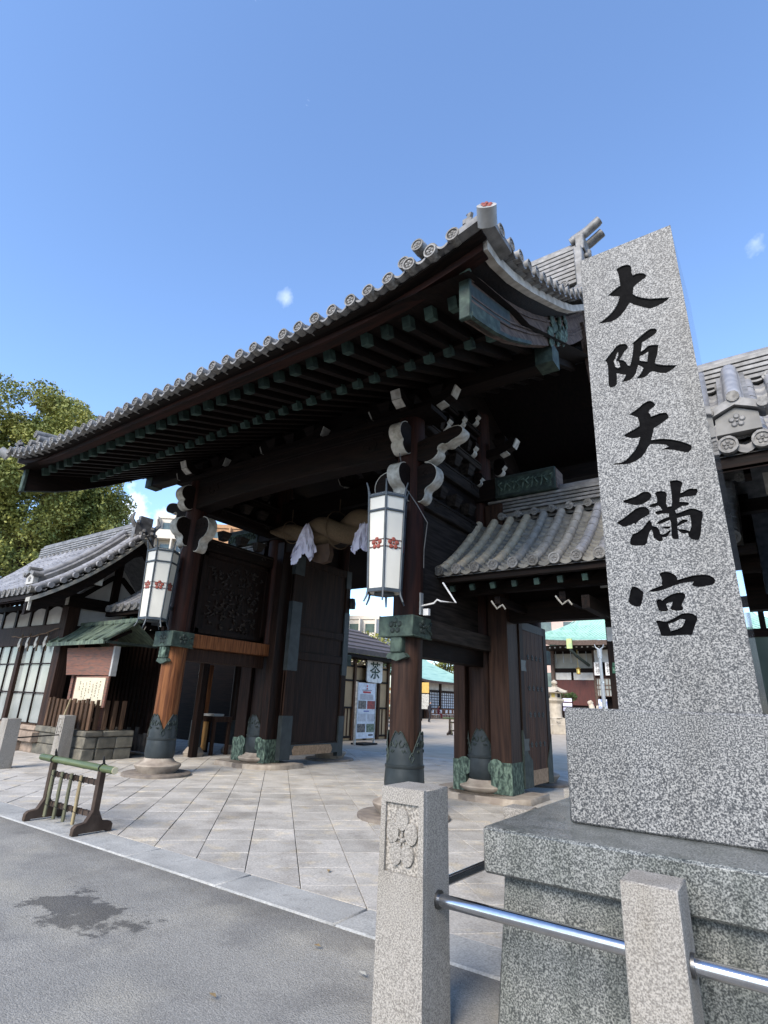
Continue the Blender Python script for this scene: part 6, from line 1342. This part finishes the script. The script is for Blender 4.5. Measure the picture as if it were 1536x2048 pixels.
MB().box(-34, -30.4, 45.8, 60, 0, 4.3).build('rear_wall', wood_x, pvn)
yb_ = thing('notice_stand', 'yellow and white notice stand before the pavilion corner', 'notice', (-25.1, 42.4, 0))
MB().box(-25.5, -24.6, 42.35, 42.42, 2.6, 3.6).build('yellow_panel', M('yellow panel', (.6, .38, .1)), yb_); MB().box(-25.5, -24.6, 42.35, 42.42, 1.1, 2.5).build('white_panel', white, yb_)
for x in (-25.45, -24.65): MB().box(x - .04, x + .04, 42.42, 42.5, 0, 3.6).build('leg', wood_z, yb_)
def chair(y, label):
    c = thing('folding_chair', label, 'chair', (-29.5, y, 0), 'folding chairs before the pavilion')
    MB().box(-29.7, -29.25, y - .24, y + .24, .44, .48).build('seat', M('chair seat', (.55, .58, .62)) if 'chair seat' not in bpy.data.materials else bpy.data.materials['chair seat'], c)
    MB().box(-29.72, -29.68, y - .24, y + .24, .62, .98).build('backrest', bpy.data.materials['chair seat'], c)
    for dx in (-.2, .2):
        for dy in (-.22, .22): MB().tube([(-29.48 + dx, y + dy, 0), (-29.48 + dx, y + dy, .46 if dx > 0 else .95)], .02, 6).build('leg', steel, c)
for k, y in enumerate((51.9, 52.9, 53.8, 55.2, 56.2, 57.2)): chair(y, ('pale folding chair nearest the pavilion corner post', 'pale folding chair beside the seated person', 'pale folding chair left of the middle pavilion post', 'pale folding chair right of the middle pavilion post', 'pale folding chair under the right screen', 'last pale folding chair along the pavilion')[k])
def skin_body(name, pts, edges, mat, parent=None):
    me = bpy.data.meshes.new(name); me.from_pydata([p[:3] for p in pts], edges, []); ob = bpy.data.objects.new(name, me); COL.objects.link(ob)
    md = ob.modifiers.new('s', 'SKIN'); 
    for i, p in enumerate(pts): me.skin_vertices[0].data[i].radius = (p[3], p[3])
    me.skin_vertices[0].data[0].use_root = True
    ob.modifiers.new('u', 'SUBSURF').levels = 1
    dg = bpy.context.evaluated_depsgraph_get(); m2 = bpy.data.meshes.new_from_object(ob.evaluated_get(dg)); bpy.data.objects.remove(ob)
    m2.materials.clear(); m2.materials.append(mat); m2.shade_smooth()
    return m2
def seated(x, y, label, cloth):
    p = thing('person', label, 'person', (x, y, 0))
    pts = [(0, 0, .52, .15), (0.02, 0, .75, .15), (.03, 0, 1.0, .16), (.03, 0, 1.14, .07), (.05, 0, 1.27, .095), (.06, 0, 1.36, .085), (.10, -.1, .52, .09), (.46, -.11, .52, .075), (.48, -.11, .1, .05), (.60, -.11, .05, .04), (.10, .1, .52, .09), (.46, .11, .52, .075), (.48, .11, .1, .05), (.60, .11, .05, .04), (.03, -.2, 1.06, .06), (.08, -.25, .82, .05), (.30, -.16, .68, .04), (.03, .2, 1.06, .06), (.08, .25, .82, .05), (.30, .16, .68, .04)]
    ed = [(0, 1), (1, 2), (2, 3), (3, 4), (4, 5), (0, 6), (6, 7), (7, 8), (8, 9), (0, 10), (10, 11), (11, 12), (12, 13), (2, 14), (14, 15), (15, 16), (2, 17), (17, 18), (18, 19)]
    link('body', skin_body('body', pts, ed, cloth), (x, y, 0), p)
    MB().ball((x + .075, y, 1.31), .092, 10, (1, .9, 1.1)).build('face', skin, p); MB().ball((x + .035, y, 1.345), .105, 10, (1, .95, 1)).build('hair', black_c, p)
seated(-29.55, 52.9, 'person in dark red clothes seated before the pavilion screens', clothd)
def walker(x, y, label):
    p = thing('person', label, 'person', (x, y, 0))
    pts = [(0, 0, .92, .14), (0, 0, 1.15, .14), (0, 0, 1.38, .16), (0, 0, 1.50, .06), (.03, 0, 1.62, .09), (.04, 0, 1.72, .08), (.05, -.09, .86, .09), (.12, -.09, .48, .065), (.02, -.09, .08, .045), (.15, -.09, .04, .04), (-.05, .09, .86, .09), (-.02, .09, .48, .065), (-.22, .09, .10, .045), (-.10, .09, .05, .04), (0, -.2, 1.40, .055), (-.05, -.24, 1.12, .045), (.10, -.22, .90, .035), (0, .2, 1.40, .055), (.05, .24, 1.12, .045), (.2, .2, .95, .035)]
    ed = [(0, 1), (1, 2), (2, 3), (3, 4), (4, 5), (0, 6), (6, 7), (7, 8), (8, 9), (0, 10), (10, 11), (11, 12), (12, 13), (2, 14), (14, 15), (15, 16), (2, 17), (17, 18), (18, 19)]
    link('body', skin_body('body', pts, ed, clothk), (x, y, 0), p)
    MB().ball((x + .05, y, 1.66), .09, 10, (1, .9, 1.1)).build('face', skin, p); MB().ball((x + .01, y, 1.69), .10, 10).build('hair', black_c, p)
walker(-22.4, 38.8, 'person in dark clothes standing just right of the front pillar')

# ================================================================== MAIN HALL
hl = thing('main_hall', 'wide main hall with sweeping pale green copper roof behind the wicket', 'building', (XC, 44, 0))
hw = 9.6
def hroof(u, v):
    y = 36.8 + 9.4 * u; z = 6.62 + 7.6 * (.30 * u + .70 * u * u)
    ins = 3.3 * min(1, u * 2.3) - 0 + (0 if u < .43 else 0)
    x = XC - hw + ins + (2 * hw - 2 * ins) * v
    return (x, y, z + .45 * (abs(v - .5) * 2) ** 5 * (1 - min(1, u * 2)))
MB().grid(hroof, 20, 24).build('roof', roof_g, hl)
for s in (0, 1):
    MB().add([(hroof(u / 20, s)) for u in range(9)] + [(XC + (2 * s - 1) * hw, 52, 6.9)], [tuple(range(10))]).build('roof', roof_g, hl)
for k in range(60):
    v = k / 59; MB().tube([(p[0], p[1], p[2] + .02) for p in (hroof(u / 8, v) for u in range(9))], .035, 4).build('roof_seam', roof_g, hl)
MB().band([(XC - hw + 2 * hw * k / 20, hroof(0, k / 20)[2] - .38) for k in range(21)], [(XC - hw + 2 * hw * k / 20, hroof(0, k / 20)[2] - .02) for k in range(21)], 'y', 36.75, 37.0).build('eave_board', wood_barge, hl)
MB().add([(XC - hw, 36.9, 6.3), (XC + hw, 36.9, 6.3), (XC + hw, 40, 6.1), (XC - hw, 40, 6.1)], [(0, 1, 2, 3)]).build('soffit', wood_x, hl)
MB().box(XC - 7, XC + 7, 45.7, 46.7, 14.0, 15.0).build('ridge', patina_l, hl)
MB().box(XC - 8.2, XC + 8.2, 40, 46, 0, 6.3).build('rear_wall', wood_x, hl)
for k in range(40): x = -11.3 + k * .42; MB().box(x - .05, x + .05, 37.2, 37.3, 6.12, 6.22).build('rafter_tip', white, hl)
MB().box(-11.1, -7.85, 39.9, 39.98, 4.75, 5.9).build('frieze_panel', M('grey beige frieze', (.30, .29, .24), (.24, .23, .2), 2, .8), hl)
for k in range(5): x = -10.9 + k * .62; MB().box(x - .02, x + .02, 39.86, 39.9, 5.2, 6.1).build('frieze_rod', grey_metal, hl)
MB().box(-11.1, -7.85, 39.8, 39.98, 4.45, 4.75).build('beam', wood_x, hl)
for a, b in ((-11.1, -9.75), (-9.55, -7.95)): MB().box(a, b, 39.92, 39.98, 3.85, 4.42).build('plaster_panel', plaster, hl)
MB().box(-11.1, -7.9, 39.88, 39.98, 1.9, 3.82).build('red_boarding', redwall, hl)
MB().box(-11.1, -6, 38.2, 40, 0, 1.55).build('veranda', redwall, hl)
for x in (-11.15, -7.75, -5.9): MB().tube([(x, 39.7, 0), (x, 39.7, 6.2)], .17, 12).build('column', wood_barge, hl)
MB().box(-7.55, -5.9, 39.0, 39.1, 5.15, 6.1).build('plaster_panel', plaster, hl); MB().box(-7.6, -5.9, 38.95, 39.1, 5.05, 5.15).build('beam', wood_x, hl); MB().box(-7.6, -5.9, 38.95, 39.1, 3.95, 4.2).build('beam', wood_red, hl)
MB().box(-7.5, -5.9, 39.02, 39.06, 2.6, 3.95).build('window', glassm, hl)
for k in range(7): x = -7.4 + k * .25; MB().box(x - .03, x + .03, 38.98, 39.03, 2.6, 3.95).build('lattice_bar', wood_barge, hl)
for z in (2.6, 3.1, 3.4, 3.9): MB().box(-7.5, -5.9, 38.97, 39.03, z, z + .06).build('lattice_bar', wood_barge, hl)
MB().tube([(-8.7, 36.7, 6.6), (-8.65, 36.72, 5.9), (-8.4, 37.2, 5.5), (-7.95, 38.8, 4.9)], [.14, .12, .12, .12], 8).build('rain_pipe', patina, hl)
MB().box(-8.9, -8.5, 36.55, 36.75, 6.0, 6.75).build('gutter_head', M('yellow green copper', (.42, .5, .2), (.3, .4, .2), 4, .6), hl)
hlamp = thing('gilt_lantern', 'small gilt lantern hanging under the main hall beam', 'lantern', (-8.75, 38.6, 4.3))
MB().lathe([(.04, 4.75), (.22, 4.65), (.15, 4.6), (.16, 4.3), (.2, 4.24), (.08, 4.2)], -8.75, 38.6, 8).build('lantern_body', gold, hlamp); MB().tube([(-8.75, 38.6, 4.7), (-8.75, 38.6, 6.1)], .015, 5).build('chain', gold, hlamp)
for k, (x0_, x1_) in enumerate(((-7.55, -6.98), (-6.72, -6.15))):
    bn = thing('white_banner', ('left white banner with black characters on the main hall', 'right white banner with black characters on the main hall')[k], 'banner', ((x0_ + x1_) / 2, 38.7, 4.1), 'banners on the main hall')
    MB().box(x0_, x1_, 38.72, 38.75, 4.15, 5.12).build('cloth', M('banner cloth', (.78, .76, .74)) if k == 0 else bpy.data.materials['banner cloth'], bn)
    text('神\n徳', .44, ink, ((x0_ + x1_) / 2, 38.715, 4.62), (PI / 2, 0, 0), bn, 'lettering', .002)
# stone lantern, guardian lion, lamp pole
def stone_lantern(cx, cy, s, label):
    t = thing('stone_lantern', label, 'stone lantern', (cx, cy, 0))
    st_ = M('sunlit pale stone', (.46, .40, .31), (.36, .31, .24), 4, .9)
    L = lambda prof, n, nm: MB().lathe([(r * s, z * s) for r, z in prof], cx, cy, n).build(nm, st_, t, sharp=30)
    L([(.75, 0), (.75, .55), (.62, .6), (.6, 1.0)], 4, 'base_block'); L([(.5, 1.0), (.42, 1.05), (.40, 1.3), (.42, 1.9), (.46, 1.95)], 12, 'shaft')
    L([(.46, 1.95), (.62, 2.1), (.62, 2.2), (.45, 2.22)], 6, 'platform'); L([(.42, 2.22), (.42, 2.62)], 6, 'fire_box')
    rf = MB()
    for k in range(6):
        a0, a1 = PI / 3 * k, PI / 3 * (k + 1)
        def pt(u, v):
            r = (.88 * (1 - v) + .12 * v) * s; z = (2.62 + .42 * v ** 1.3 + .12 * (abs(u - .5) * 2) ** 3 * (1 - v)) * s
            a = a0 + (a1 - a0) * u; k_ = math.cos(PI / 6) / math.cos((u - .5) * PI / 3)
            return (cx + r * k_ * math.cos(a), cy + r * k_ * math.sin(a), z)
        rf.grid(pt, 6, 5)
    rf.build('lantern_roof', st_, t, recalc=False); L([(.86, 2.60), (.86, 2.63)], 6, 'roof_underside')
    L([(.12, 3.0), (.22, 3.08), (.10, 3.12), (.2, 3.2), (.2, 3.32), (.02, 3.45)], 12, 'finial')
    for k in (3, 4, 5):
        a = PI / 3 * (k + .5); n = Vector((math.cos(a), math.sin(a), 0)); u = Vector((-n.y, n.x, 0)); c = Vector((cx, cy, 2.42 * s)) + n * (.42 * s * math.cos(PI / 6) + .004)
        MB().add([c - u * .12 * s - Z * .12 * s, c + u * .12 * s - Z * .12 * s, c + u * .12 * s + Z * .12 * s, c - u * .12 * s + Z * .12 * s], [(0, 1, 2, 3)]).build('fire_opening', black_c if k != 4 else gold, t, recalc=False)
    text('こ', .4, ink, (cx + .35 * s, cy - .62 * s, .8 * s), (PI / 2, 0, 0), t, 'lettering', .01)
stone_lantern(-8.45, 31.8, 1.0, 'pale sunlit stone lantern behind the studded wicket door')
ln = thing('guardian_lion', 'pale stone guardian lion on a pedestal before the main hall', 'statue', (-5.0, 28.3, 0))
pale = M('pale lion stone', (.52, .44, .34), (.42, .35, .27), 5, .9)
MB().box(-5.45, -4.55, 27.9, 28.7, 0, .5).build('pedestal', pale, ln); MB().box(-5.3, -4.7, 28.0, 28.6, .5, 1.25).build('pedestal', pale, ln)
lion = [(.05, 0, 1.45, .16), (-.05, 0, 1.62, .17), (-.12, 0, 1.85, .16), (-.2, 0, 2.02, .15), (-.34, 0, 1.98, .09), (-.14, -.12, 1.6, .08), (-.2, -.12, 1.3, .06), (-.3, -.12, 1.27, .05), (-.14, .12, 1.6, .08), (-.2, .12, 1.3, .06), (-.3, .12, 1.27, .05), (.08, -.15, 1.4, .1), (-.05, -.17, 1.29, .05), (.08, .15, 1.4, .1), (-.05, .17, 1.29, .05), (.22, 0, 1.6, .07), (.24, 0, 1.85, .09)]
link('body', skin_body('lion', lion, [(0, 1), (1, 2), (2, 3), (3, 4), (1, 5), (5, 6), (6, 7), (1, 8), (8, 9), (9, 10), (0, 11), (11, 12), (0, 13), (13, 14), (0, 15), (15, 16)], pale), (-5.0, 28.3, 0), ln)
mn = MB()
for k in range(14): a = k * 2.4; mn.ball((-5.0 - .12 + .04 * math.sin(k), 28.3 + .14 * math.cos(a), 1.95 + .13 * math.sin(a)), .06, 6)
mn.build('mane', pale, ln)
lp = thing('lamp_pole', 'slim grey pole with forked top before the main hall', 'pole', (-3.5, 24.9, 0))
for a, b, r in ((0, 1.7, .12), (1.7, 3.0, .10), (3.0, 4.3, .085)): MB().tube([(-3.5, 24.9, a), (-3.5, 24.9, b)], r, 12).build('pole_section', grey_metal, lp); MB().tube([(-3.5, 24.9, b - .04), (-3.5, 24.9, b + .04)], r * 1.15, 12).build('collar', steel, lp)
MB().tube([(-3.5, 24.9, 4.3), (-3.5, 24.9, 4.75)], .13, 10).build('pole_head', grey_metal, lp)
for s in (1, -1): MB().tube([(-3.5, 24.9, 4.7), (-3.5 + s * .2, 24.9, 4.85), (-3.5 + s * .24, 24.9, 5.0)], [.05, .035, .02], 6).build('fork', grey_metal, lp)
for k, (x, y, z) in enumerate(((-10.2, 35, 1.9), (-9.3, 34.6, 1.75), (-8.7, 35.2, 1.95))):
    fb = thing('fortune_rack', ('left white fortune paper rack before the pine', 'middle white fortune paper rack before the pine', 'right white fortune paper rack before the pine')[k], 'rack', (x, y, 0), 'white racks before the main hall')
    for dx in (-.35, .35): MB().box(x + dx - .03, x + dx + .03, y - .03, y + .03, 0, z + .45).build('rack_post', wood_red, fb)
    for j in range(3): MB().box(x - .33, x + .33, y - .04, y + .02, z - .5 + j * .32, z - .27 + j * .32).build('paper_row', paper, fb)
pb = tag(MB().box(-4.05, -3.6, 25.9, 25.95, 1.3, 2.15).build('poster', M('blue white poster', (.25, .3, .5), (.75, .75, .8), 6, .6, lo=.45, hi=.55)), 'blue and white poster beside the foot of the lamp pole', 'poster')
